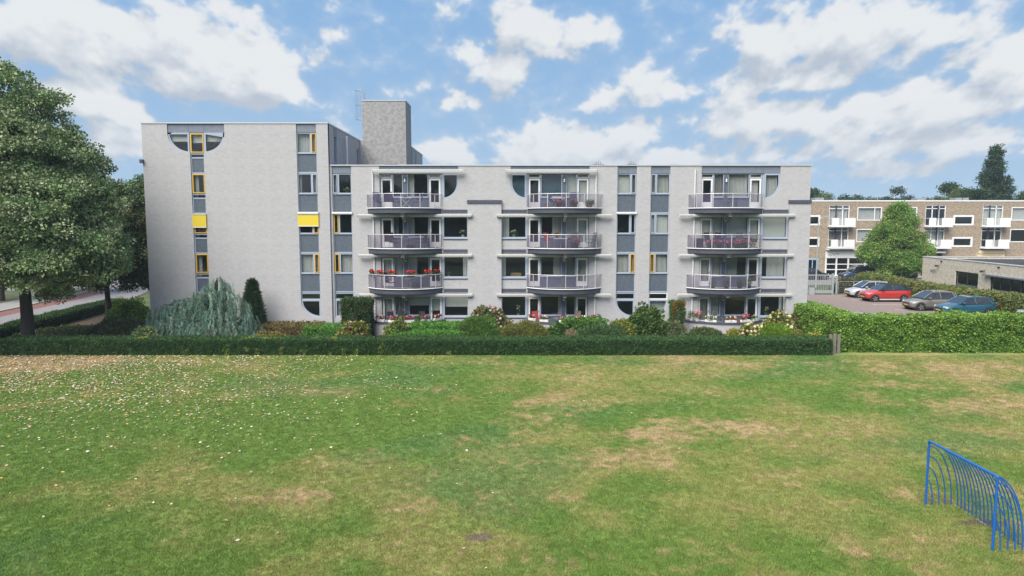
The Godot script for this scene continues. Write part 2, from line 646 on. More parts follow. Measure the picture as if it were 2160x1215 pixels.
# a column of windows and grey panels; side: which side the narrow yellow light is on (1 right, -1 left)
func window_column(b: Node, x0: float, x1: float, zf: float, side: int, top: int, how: Dictionary, closed: Array) -> void:
	var z := zf - 0.10
	var wide := 0.70
	var xm := x0 + (x1 - x0) * wide if side > 0 else x1 - (x1 - x0) * wide
	for k in range(top, -1, -1):
		var L := floor_y(k)
		var h: Array = how[k]
		var win := node("window", b)
		if k == top:
			panel(b, "fascia_panel", x0, L + 2.36, x1, L + 2.90, z - 0.1, z + 0.03, mats.fascia)
		if k > 0:
			var y0 := L + 0.99
			var y1 := L + 2.35
			var A := rect(x0, y0, xm, y1)
			var B := rect(xm, y0, x1, y1)
			var wo := A if side > 0 else B
			var no := B if side > 0 else A
			light_(win, wo, z, 0.065, mats.frame, h[0])
			var mb := MB.new()
			mb.ring(no, inset(no, 0.045), z - 0.09, z)
			part("frame", mb, mats.frame, win)
			light_(win, inset(no, 0.045), z, 0.048, mats.frame if closed.has(k) else mats.yellow, h[1], true)
			panel(b, "spandrel_panel", x0 + 0.05, L - 0.27, x1 - 0.05, L + 0.93, z - 0.1, z - 0.02, mats.panel)
			panel(win, "sill", x0 - 0.01, L + 0.94, x1 + 0.01, L + 0.988, z - 0.09, z + 0.05, mats.frame)
			for xx in [x0, x1 - 0.05]:
				panel(win, "jamb", xx, L - 0.36, xx + 0.05, L + 0.938, z - 0.09, z + 0.01, mats.frame)
			panel(win, "head", x0 + 0.052, L - 0.36, x1 - 0.052, L - 0.272, z - 0.09, z + 0.008, mats.frame)
		else:
			var y0 := 1.17
			var y1 := L + 2.33
			var yt := L + 1.88
			var t := rect(x0, yt, x1, y1)
			light_(win, t, z, 0.06, mats.frame if h[2] == 0 else mats.white, h[1])
			var rx := x1 - x0
			var o := quarter(x0, y0, x1, yt, -side, rx, 1.10)
			light_(win, o, z + 0.04, 0.11, mats.frame, h[0])
	for k in [2]:
		if how.has("box"):
			panel(b, "screen_box", x0 - 0.03, floor_y(k) + 2.35, x1 + 0.03, floor_y(k) + 2.47, zf + 0.01, zf + 0.12, mats.white)


# a row of doors and windows behind a balcony
func flat_front(b: Node, cx: float, m: int, k: int, how: Array, open_door := false) -> void:
	var L := floor_y(k) + 0.02
	var H := floor_y(k) + 2.35
	var z := -0.14
	var span := func(a: float, c: float) -> Array: return [cx + a, cx + c] if m > 0 else [cx - c, cx - a]
	for d in [[-1.69, -0.82, 0], [1.62, 2.50, 3]]:
		var s: Array = span.call(d[0], d[1])
		var door := node("door", b)
		var o := rect(s[0], L, s[1], H)
		var mb := MB.new()
		mb.ring(o, inset(o, 0.045), z - 0.1, z)
		mb.box(Vector3(s[0] + 0.045, L + 2.02, z - 0.08), Vector3(s[1] - 0.045, L + 2.07, z - 0.004))
		part("frame", mb, mats.frame_dark, door)
		var tq := rect(s[0] + 0.045, L + 2.07, s[1] - 0.045, H - 0.045)
		light_(door, tq, z - 0.01, 0.03, mats.white, "f" if how[5] == 1 else "n")
		var leaf := rect(s[0] + 0.05, L + 0.05, s[1] - 0.05, L + 2.015)
		var hole := rect(s[0] + 0.165, L + 0.40, s[1] - 0.165, L + 1.88)
		mb = MB.new()
		mb.ring(leaf, hole, z - 0.075, z - 0.02)
		part("leaf", mb, mats.white, door)
		part("pane", pane_shape(hole, z - 0.05), mats.glass, door)
		hang(door, how[d[2]], s[0] + 0.17, L + 0.36, s[1] - 0.17, L + 1.9, z - 0.2)
		mb = MB.new()
		var hx: float = s[1] - 0.11 if (d[2] == 0) == (m > 0) else s[0] + 0.11
		mb.box(Vector3(hx - 0.02, L + 0.93, z - 0.02), Vector3(hx + 0.02, L + 1.13, z + 0.0))
		mb.bar(Vector3(hx, L + 1.03, z + 0.03), Vector3(hx + (-0.1 if hx > (s[0] + s[1]) / 2 else 0.1), L + 1.03, z + 0.03), 0.011, 5)
		part("handle", mb, mats.steel, door)
	for d in [[-0.82, -0.12, 1], [0.16, 1.62, 2]]:
		var s: Array = span.call(d[0], d[1])
		var win := node("window", b)
		light_(win, rect(s[0], L + 0.74, s[1], H), z, 0.05, mats.frame, how[d[2]])
		panel(win, "sill", s[0], L + 0.68, s[1], L + 0.738, z - 0.09, z + 0.05, mats.frame)
		panel(win, "parapet_panel", s[0], L, s[1], L + 0.678, z - 0.09, z - 0.02, mats.panel)
	var s2: Array = span.call(-0.12, 0.16)
	panel(b, "pilaster_panel", s2[0], L, s2[1], H, z - 0.09, z + 0.03, mats.panel)
	var lampn := node("wall_lamp", b)
	var lx := cx + m * 0.02
	panel(lampn, "back_plate", lx - 0.07, L + 1.72, lx + 0.07, L + 2.02, z + 0.031, z + 0.05, mats.black)
	panel(lampn, "shade", lx - 0.045, L + 1.76, lx + 0.045, L + 1.98, z + 0.051, z + 0.13, mats.opal)
	var s3: Array = span.call(2.50, 2.61)
	panel(b, "mullion", s3[0], L, s3[1], H, z - 0.09, z + 0.02, mats.frame)


func balcony(b: Node, cx: float, k: int, bracket := true) -> void:
	var L := floor_y(k)
	var R := 2.94
	var sag := 1.5
	var o := node("balcony", b)
	var amax := asin(2.565 / R)
	var mb := MB.new()
	var outer := PackedVector2Array([Vector2(cx + 2.52, 0.005)])
	for i in 25:
		var a := amax * (1.0 - 2.0 * i / 24.0)
		outer.append(Vector2(cx + (R - 0.06) * sin(a), maxf(0.006, sag - R + (R - 0.06) * cos(a))))
	outer.append(Vector2(cx - 2.52, 0.005))
	for i in outer.size():
		var p := outer[i]
		var q := outer[(i + 1) % outer.size()]
		mb.quad(Vector3(p.x, L - 0.34, p.y), Vector3(p.x, L - 0.035, p.y), Vector3(q.x, L - 0.035, q.y), Vector3(q.x, L - 0.34, q.y))
		if i > 0 and i < outer.size() - 1:
			mb.tri(Vector3(outer[0].x, L - 0.035, outer[0].y), Vector3(q.x, L - 0.035, q.y), Vector3(p.x, L - 0.035, p.y))
			mb.tri(Vector3(outer[0].x, L - 0.34, outer[0].y), Vector3(p.x, L - 0.34, p.y), Vector3(q.x, L - 0.34, q.y))
	part("slab", mb, mats.slab, o)
	var at := func(a: float, y: float) -> Vector3: return Vector3(cx + R * sin(a), y, maxf(0.02, sag - R + R * cos(a)))
	var rail := PackedVector3Array()
	var low := PackedVector3Array()
	for i in 25:
		var a := amax * (1.0 - 2.0 * i / 24.0)
		rail.append(at.call(a, L + 0.94))
		low.append(at.call(a, L - 0.005))
	mb = MB.new()
	mb.tube(rail, PackedFloat32Array([0.026]), 6)
	part("handrail", mb, mats.aluminium, o)
	mb = MB.new()
	mb.tube(low, PackedFloat32Array([0.034]), 6)
	part("base_rail", mb, mats.white, o)
	var cuts := [-amax, -0.81, -0.428, 0.0, 0.428, 0.81, amax]
	for i in 7:
		mb = MB.new()
		var p: Vector3 = at.call(cuts[i], L)
		mb.obox(Transform3D(Basis(Vector3.UP, cuts[i]), Vector3(p.x, L + 0.47, p.z + 0.005)), Vector3(0.02, 0.46, 0.024))
		part("post", mb, mats.aluminium, o)
		if i == 6: break
		mb = MB.new()
		for j in 4:
			var a0: float = lerpf(cuts[i] + 0.012, cuts[i + 1] - 0.012, j / 4.0)
			var a1: float = lerpf(cuts[i] + 0.012, cuts[i + 1] - 0.012, (j + 1) / 4.0)
			var p0: Vector3 = at.call(a0, L + 0.05)
			var p1: Vector3 = at.call(a1, L + 0.05)
			mb.quad(p0, p1, p1 + Vector3.UP * 0.85, p0 + Vector3.UP * 0.85)
		part("glass_panel", mb, mats.smoked, o)
	if bracket:
		mb = MB.new()
		var y := L - 0.345
		var side := PackedVector2Array([Vector2(0.01, y - 0.55), Vector2(0.75, y - 0.26), Vector2(1.12, y - 0.26), Vector2(1.12, y), Vector2(0.01, y)])
		var pr := MB.new()
		pr.prism(side, -0.11, 0.11)
		# the outline is drawn in (z, y): turn it so that its x runs out from the wall
		var t := Transform3D(Basis(Vector3.UP, -PI / 2), Vector3(cx, 0, 0))
		for i in pr.v.size():
			mb.v.append(t * pr.v[i])
			mb.n.append(t.basis * pr.n[i])
		part("bracket", mb, mats.concrete, o)


func terrace(b: Node, cx: float) -> void:
	var o := node("terrace_wall", b)
	var R := 3.05
	var sag := 1.78
	var amax := asin(2.72 / R)
	var mb := MB.new()
	var cap := MB.new()
	var pt := func(a: float, r: float, y: float) -> Vector3: return Vector3(cx + r * sin(a), y, maxf(0.01, sag - R + r * cos(a)))
	for i in 24:
		var a0 := -amax + 2.0 * amax * i / 24.0
		var a1 := -amax + 2.0 * amax * (i + 1) / 24.0
		mb.quad(pt.call(a0, R, -0.05), pt.call(a1, R, -0.05), pt.call(a1, R, 0.92), pt.call(a0, R, 0.92))
		mb.quad(pt.call(a1, R - 0.22, -0.05), pt.call(a0, R - 0.22, -0.05), pt.call(a0, R - 0.22, 0.92), pt.call(a1, R - 0.22, 0.92))
		var A: Array = []
		for q in [[R + 0.05, 0.915], [R + 0.05, 1.04], [R - 0.27, 1.04], [R - 0.27, 0.915]]:
			A.append([pt.call(a0, q[0], q[1]), pt.call(a1, q[0], q[1])])
		for j in 4:
			var l := (j + 1) % 4
			cap.quad(A[j][0], A[j][1], A[l][1], A[l][0])
	part("brick_skin", mb, mats.brick, o)
	part("coping", cap, mats.slab, o)
	# the paved terrace floor inside
	var fl := MB.new()
	for i in 24:
		var a0 := -amax + 2.0 * amax * i / 24.0
		var a1 := -amax + 2.0 * amax * (i + 1) / 24.0
		fl.tri(Vector3(cx, GROUND_FLOOR - 0.02, 0.02), pt.call(a0, R - 0.2, GROUND_FLOOR - 0.02), pt.call(a1, R - 0.2, GROUND_FLOOR - 0.02))
	part("terrace_floor", fl, mats.paving, o)


func awning(b: Node, x0: float, x1: float, y0: float, y1: float, out := 0.38) -> void:
	var o := node("awning", b)
	var mb := MB.new()
	mb.cbox(Vector3(x0, y0, 0.215), Vector3(x1, y1, out), 0.035)
	part("cassette", mb, mats.awning, o)
	for x in [x0 - 0.012, x1 + 0.002]:
		panel(o, "end_cap", x, y0 - 0.015, x + 0.012, y1 + 0.01, 0.212, out + 0.012, mats.white)
	mb = MB.new()
	mb.box(Vector3(x0 + 0.05, y0 - 0.03, out - 0.06), Vector3(x1 - 0.05, y0 - 0.001, out - 0.01))
	part("front_bar", mb, mats.aluminium, o)


func build_apartments() -> Node3D:
	var b := thing("apartment_building", "long grey brick apartment block of four and five storeys with curved balconies", "building", Vector3(0, 0, FRONT))
	var ZL := 0.14     # the five storey wing stands a little forward
	# openings
	var cols := {"L": [-21.79, -20.86], "A": [-14.57, -13.22], "B": [-12.27, -10.95], "C": [7.18, 8.50], "D": [9.46, 10.78]}
	var lh := []
	var la := []
	for k in range(0, 5):
		var L := floor_y(k)
		lh.append([-21.79, L - 0.37 if k > 0 else 1.0, -20.86, L + 2.35 if k < 4 else L + 2.36])
		lh.append([-14.57, L - 0.37 if k > 0 else 1.17, -13.22, L + 2.35])
	lh.append([-14.57, floor_y(4) + 2.3, -13.22, 14.33])
	la.append([-14.57, 1.17, -1, 1.35, 1.10])
	lh.append([-23.27, 12.40, -19.41, 14.33])
	la.append([-23.27, 12.40, -1, 1.48, 1.36])
	la.append([-19.41, 12.40, 1, 1.45, 1.36])
	part("wall", wall_shape(-25.0, -0.1, -12.43, 14.36, ZL, 0.3, lh, la), mats.brick, b)
	var rh := []
	var ra := []
	for c in ["B", "C", "D"]:
		var x0: float = cols[c][0]
		var x1: float = cols[c][1]
		var arc_side := 1 if c != "C" else -1
		rh.append([x0, 1.17, x1, 11.54])
		ra.append([x1 if arc_side > 0 else x0, 1.17, arc_side, x1 - x0, 1.10])
	var units := [[-7.34, 1], [3.59, -1], [14.6, 1]]
	for u in units:
		var cx: float = u[0]
		var m: int = u[1]
		for k in 4:
			var L := floor_y(k)
			var top := L + 2.35
			var a: float = cx - 1.69 if m > 0 else cx - 2.61
			var c: float = cx + 2.61 if m > 0 else cx + 1.69
			rh.append([a, L, c, top])
			if k == 3:
				rh.append([minf(a, cx - (3.68 if m < 0 else 0.0)), top - 0.01, maxf(c, cx + (3.68 if m > 0 else 0.0)), 11.54])
				var q0 := cx + m * 2.61
				var q1 := cx + m * 3.68
				rh.append([minf(q0, q1), L + 0.62, maxf(q0, q1), top])
				ra.append([q1, L + 0.62, m, 1.07, 1.10])
			else:
				var q0 := cx + m * 2.61
				var q1 := cx + m * 4.31
				rh.append([minf(q0, q1), L + 0.70, maxf(q0, q1), top])
	part("wall", wall_shape(-12.43, -0.1, 20.35, 11.56, 0.0, 0.3, rh, ra), mats.brick, b)

	# the rest of the shell: side, rear and roof, closed all round
	var sh := MB.new()
	sh.box(Vector3(20.05, -0.1, -12.0), Vector3(20.35, 11.56, -0.302))
	sh.box(Vector3(-12.43, -0.1, -12.3), Vector3(20.35, 11.56, -12.002))
	sh.box(Vector3(-12.42, 11.10, -11.9), Vector3(20.05, 11.36, -0.302))
	sh.box(Vector3(-25.0, -0.1, -21.5), Vector3(-24.7, 14.36, -0.17))
	sh.box(Vector3(-24.7, 13.95, -21.4), Vector3(-12.75, 14.2, -0.17))
	sh.box(Vector3(-12.75, 13.95, -21.4), Vector3(-9.2, 14.2, -9.8))
	sh.box(Vector3(-25.0, -0.1, -21.8), Vector3(-8.9, 14.36, -21.502))
	sh.box(Vector3(-9.2, 10.5, -21.5), Vector3(-8.9, 14.36, -9.502))
	sh.box(Vector3(-12.43, 10.5, -9.8), Vector3(-9.2, 14.36, -9.5))
	part("outer_shell", sh, mats.brick, b)
	# side wall of the tall wing above the lower roof, turned to face +x
	var side_holes := [[1.55, 11.9, 2.28, 14.33], [8.6, 11.55, 9.3, 13.6]]
	var sw := wall_shape(0.0, -0.1, 9.66, 14.36, 0.0, 0.3, side_holes)
	var t := Transform3D(Basis(Vector3.UP, PI / 2), Vector3(-12.43, 0, ZL - 0.02))
	for i in sw.v.size():
		sw.v[i] = t * sw.v[i]
		sw.n[i] = t.basis * sw.n[i]
	part("side_wall", sw, mats.brick, b)
	var zs := ZL - 0.02
	for w in [[1.55, 11.9, 2.28, 13.66], [8.6, 11.55, 9.3, 13.6]]:
		var sidewin := node("window", b)
		var fm := MB.new()
		var o := rect(w[0], w[1], w[2], w[3])
		fm.ring(o, inset(o, 0.07), -0.16, -0.08)
		var pm := pane_shape(inset(o, 0.07), -0.12)
		for mbx in [fm, pm]:
			for i in mbx.v.size():
				mbx.v[i] = t * mbx.v[i]
				mbx.n[i] = t.basis * mbx.n[i]
		part("frame", fm, mats.frame, sidewin)
		part("pane", pm, mats.glass, sidewin)
	panel(b, "fascia_panel", -12.53, 13.662, -12.40, 14.32, zs - 2.28, zs - 1.55, mats.fascia)
	panel(b, "sill", -12.42, 11.84, -12.34, 11.9, zs - 2.33, zs - 1.50, mats.frame)
	# parapet trims
	for q in [[-25.04, -12.39, 14.36, 14.43, -0.2, ZL + 0.04], [-12.385, 20.39, 11.56, 11.63, -0.34, 0.05]]:
		panel(b, "parapet_trim", q[0], q[2], q[1], q[3], q[4], q[5], mats.trim)
	panel(b, "parapet_trim", -12.75, 14.361, -12.388, 14.431, -9.7, -0.201, mats.trim)
	panel(b, "parapet_trim", 20.04, 11.561, 20.39, 11.631, -12.3, -0.341, mats.trim)
	panel(b, "parapet_trim", -9.21, 14.361, -8.86, 14.431, -21.8, -9.48, mats.trim)
	panel(b, "parapet_trim", -12.387, 14.361, -9.212, 14.431, -9.81, -9.46, mats.trim)
	panel(b, "roof_covering", -12.4, 11.361, 20.04, 11.40, -11.9, -0.31, mats.roofing)
	panel(b, "roof_covering", -24.69, 14.201, -12.76, 14.24, -21.4, -0.18, mats.roofing)
	# rear wing windows seen past the tower
	for w in [[-13.6, -12.9], [-15.6, -14.4], [-17.8, -16.6]]:
		panel(b, "window", -8.93, 11.7, -8.86, 13.5, w[0], w[1], mats.frame_dark)
		panel(b, "fascia_panel", -8.93, 13.52, -8.87, 14.3, w[0], w[1], mats.fascia)
	# lift tower
	var tw := node("lift_tower", b)
	var tm := MB.new()
	tm.box(Vector3(-12.16, 11.3, -12.4), Vector3(-8.62, 17.52, -9.44))
	part("tower_wall", tm, mats.brick_dirty, tw)
	panel(tw, "tower_coping", -12.20, 17.521, -8.58, 17.58, -12.44, -9.40, mats.trim)
	# caged ladder on the tower's flank
	var cage := node("ladder_cage", b)
	for y in [16.2, 17.4, 18.55]:
		var hp := PackedVector3Array()
		for i in 9:
			var a := PI * i / 8.0
			hp.append(Vector3(-12.25 - 0.66 * sin(a), y, -10.55 - 0.36 * cos(a)))
		var hm := MB.new()
		hm.tube(hp, PackedFloat32Array([0.016]), 5)
		part("hoop", hm, mats.steel, cage)
	for i in 5:
		var a := PI * (i + 1.0) / 6.0
		var hm := MB.new()
		var p := Vector3(-12.25 - 0.66 * sin(a), 16.2, -10.55 - 0.36 * cos(a))
		hm.bar(p, p + Vector3(0, 2.35, 0), 0.012, 5)
		part("cage_bar", hm, mats.steel, cage)
	for z in [-10.91, -10.19]:
		var hm := MB.new()
		hm.bar(Vector3(-12.22, 14.3, z), Vector3(-12.22, 18.6, z), 0.028, 6)
		part("stile", hm, mats.steel, cage)
	for i in 14:
		var hm := MB.new()
		var y := 14.5 + i * 0.29
		hm.bar(Vector3(-12.22, y, -10.91), Vector3(-12.22, y, -10.19), 0.013, 5)
		part("rung", hm, mats.steel, cage)
	# flue pipe and a small vent box
	var fm2 := MB.new()
	fm2.bar(Vector3(-12.2, 11.3, -4.2), Vector3(-12.2, 13.95, -4.2), 0.07, 8)
	fm2.bar(Vector3(-12.2, 13.95, -4.2), Vector3(-12.2, 14.05, -4.2), 0.10, 8)
	part("flue", fm2, mats.aluminium, b)
	panel(b, "vent_box", -25.16, 11.72, -24.92, 11.96, -0.1, 0.3, mats.slab)
	# brick chimneys on the roof
	for q in [[-8.75, 0.9], [6.25, 0.75], [8.65, 0.62]]:
		var ch := node("chimney", b)
		panel(ch, "stack", q[0] - q[1] / 2, 11.35, q[0] + q[1] / 2, 11.86, -3.4, -2.9, mats.red_brick)
		panel(ch, "cap", q[0] - q[1] / 2 - 0.03, 11.861, q[0] + q[1] / 2 + 0.03, 11.91, -3.43, -2.87, mats.slab)
		for i in 3 if q[1] < 0.8 else 2:
			var vm := MB.new()
			vm.bar(Vector3(q[0] - 0.15 + i * 0.16, 11.91, -3.15), Vector3(q[0] - 0.15 + i * 0.16, 12.1 + 0.05 * (i % 2), -3.15), 0.035, 6)
			part("flue_pipe", vm, mats.steel, ch)

	# interiors, so that the windows look into rooms
	var inn := MB.new()
	for k in 5:
		var y := floor_y(k)
		inn.box(Vector3(-24.69, y - 0.28, -6.0), Vector3(-12.74 if k == 4 else 20.04, y - 0.01, -0.31))
	part("storey_floor", inn, mats.room_floor, b)
	inn = MB.new()
	inn.box(Vector3(-24.69, -0.1, -6.2), Vector3(20.04, 11.09, -6.001))
	inn.box(Vector3(-24.69, 11.35, -6.2), Vector3(-12.74, 13.9, -6.001))
	for x in [-17.4, -12.6, -10.6, -2.0, 6.4, 8.95, 11.4]:
		inn.box(Vector3(x - 0.1, -0.1, -6.0), Vector3(x + 0.1, 11.09, -0.31))
	part("partition_wall", inn, mats.room, b)

	# windows of the tall wing
	window_column(b, -14.57, -13.22, ZL, 1, 4, {4: ["c", "c"], 3: ["l16", "c"], 2: ["n", "n"], 1: ["c", "c"], 0: ["n", "n", 0], "box": 1}, [3])
	window_column(b, -12.27, -10.95, 0.0, -1, 3, {3: ["n", "c"], 2: ["n", "n"], 1: ["c", "n"], 0: ["c", "n", 0], "box": 1}, [3])
	window_column(b, 7.18, 8.50, 0.0, 1, 3, {3: ["f", "d"], 2: ["n", "n"], 1: ["v", "v"], 0: ["n", "n", 0], "box": 1}, [3, 2])
	window_column(b, 9.46, 10.78, 0.0, -1, 3, {3: ["v", "d"], 2: ["f", "f"], 1: ["v", "v"], 0: ["v", "n", 1]}, [3, 2])
	# single column of the tall wing with the half-moon window on top
	var zl := ZL - 0.10
	var L4 := floor_y(4)
	for q in [[-23.27, -21.83], [-21.83, -20.82], [-20.82, -19.41]]:
		panel(b, "fascia_panel", q[0] + 0.006, 13.762, q[1] - 0.006, 14.33, zl - 0.1, zl + 0.03, mats.fascia)
	var moon := node("window", b)
	light_(moon, quarter(-23.27, 12.40, -21.83, 13.76, -1, 1.44, 1.36), zl + 0.05, 0.11, mats.frame, "s45")
	light_(moon, quarter(-20.82, 12.40, -19.41, 13.76, 1, 1.41, 1.36), zl + 0.05, 0.11, mats.frame, "s45")
	var mm := MB.new()
	var mo := rect(-21.82, 12.38, -20.83, 13.76)
	mm.ring(mo, inset(mo, 0.06), zl - 0.09, zl)
	part("frame", mm, mats.frame, moon)
	light_(moon, inset(mo, 0.06), zl, 0.06, mats.yellow, "s45", true)
	for k in range(3, -1, -1):
		var L := floor_y(k)
		var w := node("window", b)
		var o := rect(-21.79, L + 0.97, -20.86, L + 2.35)
		var rm := MB.new()
		rm.ring(o, inset(o, 0.05), zl - 0.09, zl)
		part("frame", rm, mats.frame, w)
		light_(w, inset(o, 0.05), zl, 0.06, mats.yellow, "l35" if k != 2 else "d", true)
	for k in range(4, 0, -1):
		var L := floor_y(k)
		var w := node("window", b)
		light_(w, rect(-21.79, L + 0.67, -20.86, L + 0.95), zl, 0.05, mats.frame, "l30" if k < 4 else "n")
		panel(b, "spandrel_panel", -21.71, L - 0.30, -20.92, L + 0.62, zl - 0.1, zl - 0.02, mats.panel)
		for xx in [-21.79, -20.92]:
			panel(w, "jamb", xx, L - 0.37, xx + 0.06 + (0.02 if xx < -21 else 0.0), L + 0.66, zl - 0.09, zl + 0.01, mats.frame)
		panel(w, "head", -21.705, L - 0.37, -20.925, L - 0.302, zl - 0.09, zl + 0.008, mats.frame)
		panel(w, "rail", -21.705, L + 0.622, -20.925, L + 0.668, zl - 0.09, zl + 0.008, mats.frame)
	for q in [[-21.80, -20.85, 7.42], [-14.60, -13.19, 7.50]]:
		var sc := node("sun_screen", b)
		panel(sc, "screen_cloth", q[0], q[2], q[1], 8.26, ZL + 0.07, ZL + 0.08, mats.screen)
		panel(sc, "weight_bar", q[0], q[2] - 0.05, q[1], q[2] - 0.002, ZL + 0.062, ZL + 0.088, mats.white)
		panel(sc, "screen_head", q[0], 8.262, q[1], 8.31, ZL + 0.011, ZL + 0.11, mats.white if q[0] < -20 else mats.frame)

	# flats
	var look := {
		0: [["n", "n", "l30", "n", "n", 1], ["n", "w45", "l30", "n", "n", 0], ["c", "c", "l40", "n", "r20", 0], ["c", "v", "b58", "b55", "b62", 0]],
		1: [["f", "f", "t", "n", "t", 0], ["f", "f", "r45", "n", "l30", 0], ["v", "d", "r38", "n", "l15", 0], ["n", "n", "r12", "n", "n", 1]],
		2: [["n", "d", "v", "c", "v", 0], ["f", "f", "f", "f", "f", 0], ["v", "c", "w60", "n", "v75", 0], ["d", "v", "n", "n", "r14", 0]],
	}
	for i in 3:
		var cx: float = units[i][0]
		var m: int = units[i][1]
		for k in range(3, -1, -1):
			var L := floor_y(k)
			var h: Array = look[i][3 - k]
			flat_front(b, cx, m, k, h)
			var win := node("window", b)
			if k == 3:
				var x0 := cx + m * 2.61
				var x1 := cx + m * 3.68
				light_(win, quarter(minf(x0, x1), L + 0.62, maxf(x0, x1), L + 2.35, m, 1.07, 1.10), -0.05, 0.11, mats.frame, h[4])
				var edges := [cx - m * 1.69, cx + m * 0.06, cx + m * 2.5, cx + m * 3.68]
				for e in 3:
					var a := minf(edges[e], edges[e + 1]) + 0.006
					var c := maxf(edges[e], edges[e + 1]) - 0.006
					panel(b, "fascia_panel", a, L + 2.36, c, 11.53, -0.2, -0.06, mats.fascia)
				if i != 2:
					awning(b, cx - 2.10 if m > 0 else cx - 4.05, cx + 4.05 if m > 0 else cx + 2.10, 11.07, 11.29)
			else:
				var x0 := minf(cx + m * 2.61, cx + m * 4.31)
				var x1 := maxf(cx + m * 2.61, cx + m * 4.31)
				light_(win, rect(x0, L + 0.70, x1, L + 2.35), -0.12, 0.06, mats.frame, h[4])
				panel(win, "sill", x0 + 0.002, L + 0.62, x1 + (0.0 if m < 0 else 0.0) - 0.002, L + 0.698, -0.1, 0.07, mats.frame)
				panel(win, "sill_drip", x0 + 0.01, L + 0.575, x1 - 0.01, L + 0.618, 0.003, 0.05, mats.slab)
				if k > 0:
					panel(b, "storey_band", x0 + 0.003, L - 0.30, x1 - 0.003, L - 0.09, 0.004, 0.03, mats.slab)
				else:
					pass
				if k < 3:
					awning(b, cx - 3.18 if m > 0 else cx - 4.62, cx - 0.14, L + 2.15, L + 2.32, 0.39)
					awning(b, cx + 0.14, cx + 4.62 if m > 0 else cx + 3.18, L + 2.15, L + 2.32, 0.39)
			if k == 3:
				panel(b, "storey_band", minf(cx + m * 2.56, cx + m * 4.31) + 0.003, L - 0.30, maxf(cx + m * 2.56, cx + m * 4.31) - 0.003, L - 0.09, 0.004, 0.03, mats.slab)
			if k > 0:
				balcony(b, cx, k)
		terrace(b, cx)
		var pm := MB.new()
		var px := cx - m * 2.14
		pm.bar(Vector3(px, 0.0, 0.07), Vector3(px, 11.3, 0.07), 0.05, 8)
		for y in [2.2, 4.9, 7.7, 10.3]:
			pm.bar(Vector3(px, y, 0.07), Vector3(px, y + 0.07, 0.07), 0.06, 8)
		part("drainpipe", pm, mats.pipe, b)
	# brick piers between the flats, with dark copings
	for q in [[-3.03, -0.72], [18.91, 20.352]]:
		var pier := node("pier", b)
		panel(pier, "brick_skin", q[0], -0.1, q[1], 9.0, 0.001, 0.20, mats.brick)
		panel(pier, "coping", q[0] - 0.03, 9.001, q[1] + 0.03, 9.24, 0.002, 0.25, mats.slab)
	return b


# ---------------------------------------------------------------- leaves
# a sprig: leaves spread in a small ball; each leaf is a folded blade of four triangles
func sprig(key: String, leaves: int, spread: float, length: float, width: float, seed_: int, droop := 0.0, flat := 1.0) -> ArrayMesh:
	var r := RandomNumberGenerator.new()
	r.seed = seed_
	var mb := MB.new()
	for i in leaves:
		var d := Vector3(r.randf_range(-1, 1), r.randf_range(-1, 1), r.randf_range(-1, 1))
		while d.length() > 1.0 or d.length() < 0.1:
			d = Vector3(r.randf_range(-1, 1), r.randf_range(-1, 1), r.randf_range(-1, 1))
		var c := Vector3(d.x, d.y * flat, d.z) * spread
		var dir := (d.normalized() + Vector3(r.randf_range(-0.8, 0.8), r.randf_range(-0.8, 0.8) - droop, r.randf_range(-0.8, 0.8))).normalized()
		var s := dir.cross(Vector3(r.randf_range(-1, 1), r.randf_range(-0.2, 1), r.randf_range(-1, 1))).normalized()
		var u := s.cross(dir)
		var l := length * r.randf_range(0.7, 1.25)
		var w := width * r.randf_range(0.75, 1.2)
		var tip := c + dir * l - u * l * 0.18
		var m := c + dir * l * 0.5 - u * w * 0.25
		mb.tri(c, m + s * w * 0.5 + u * w * 0.2, tip)
		mb.tri(c, tip, m - s * w * 0.5 + u * w * 0.2)
	return mb.mesh()


func rand_basis(scale_: float) -> Basis:
	var ax := Vector3(rng.randf_range(-1, 1), rng.randf_range(-1, 1), rng.randf_range(-1, 1))
	if ax.length() < 0.05: ax = Vector3.UP
	return Basis(ax.normalized(), rng.randf() * TAU).scaled(Vector3.ONE * scale_)


func pick(cols: Array) -> Color:
	var c: Color = cols[rng.randi() % cols.size()]
	var k := rng.randf_range(0.62, 1.42)
	return Color(c.r * k * rng.randf_range(0.93, 1.07), c.g * k, c.b * k * rng.randf_range(0.9, 1.1))


var lump := FastNoiseLite.new()


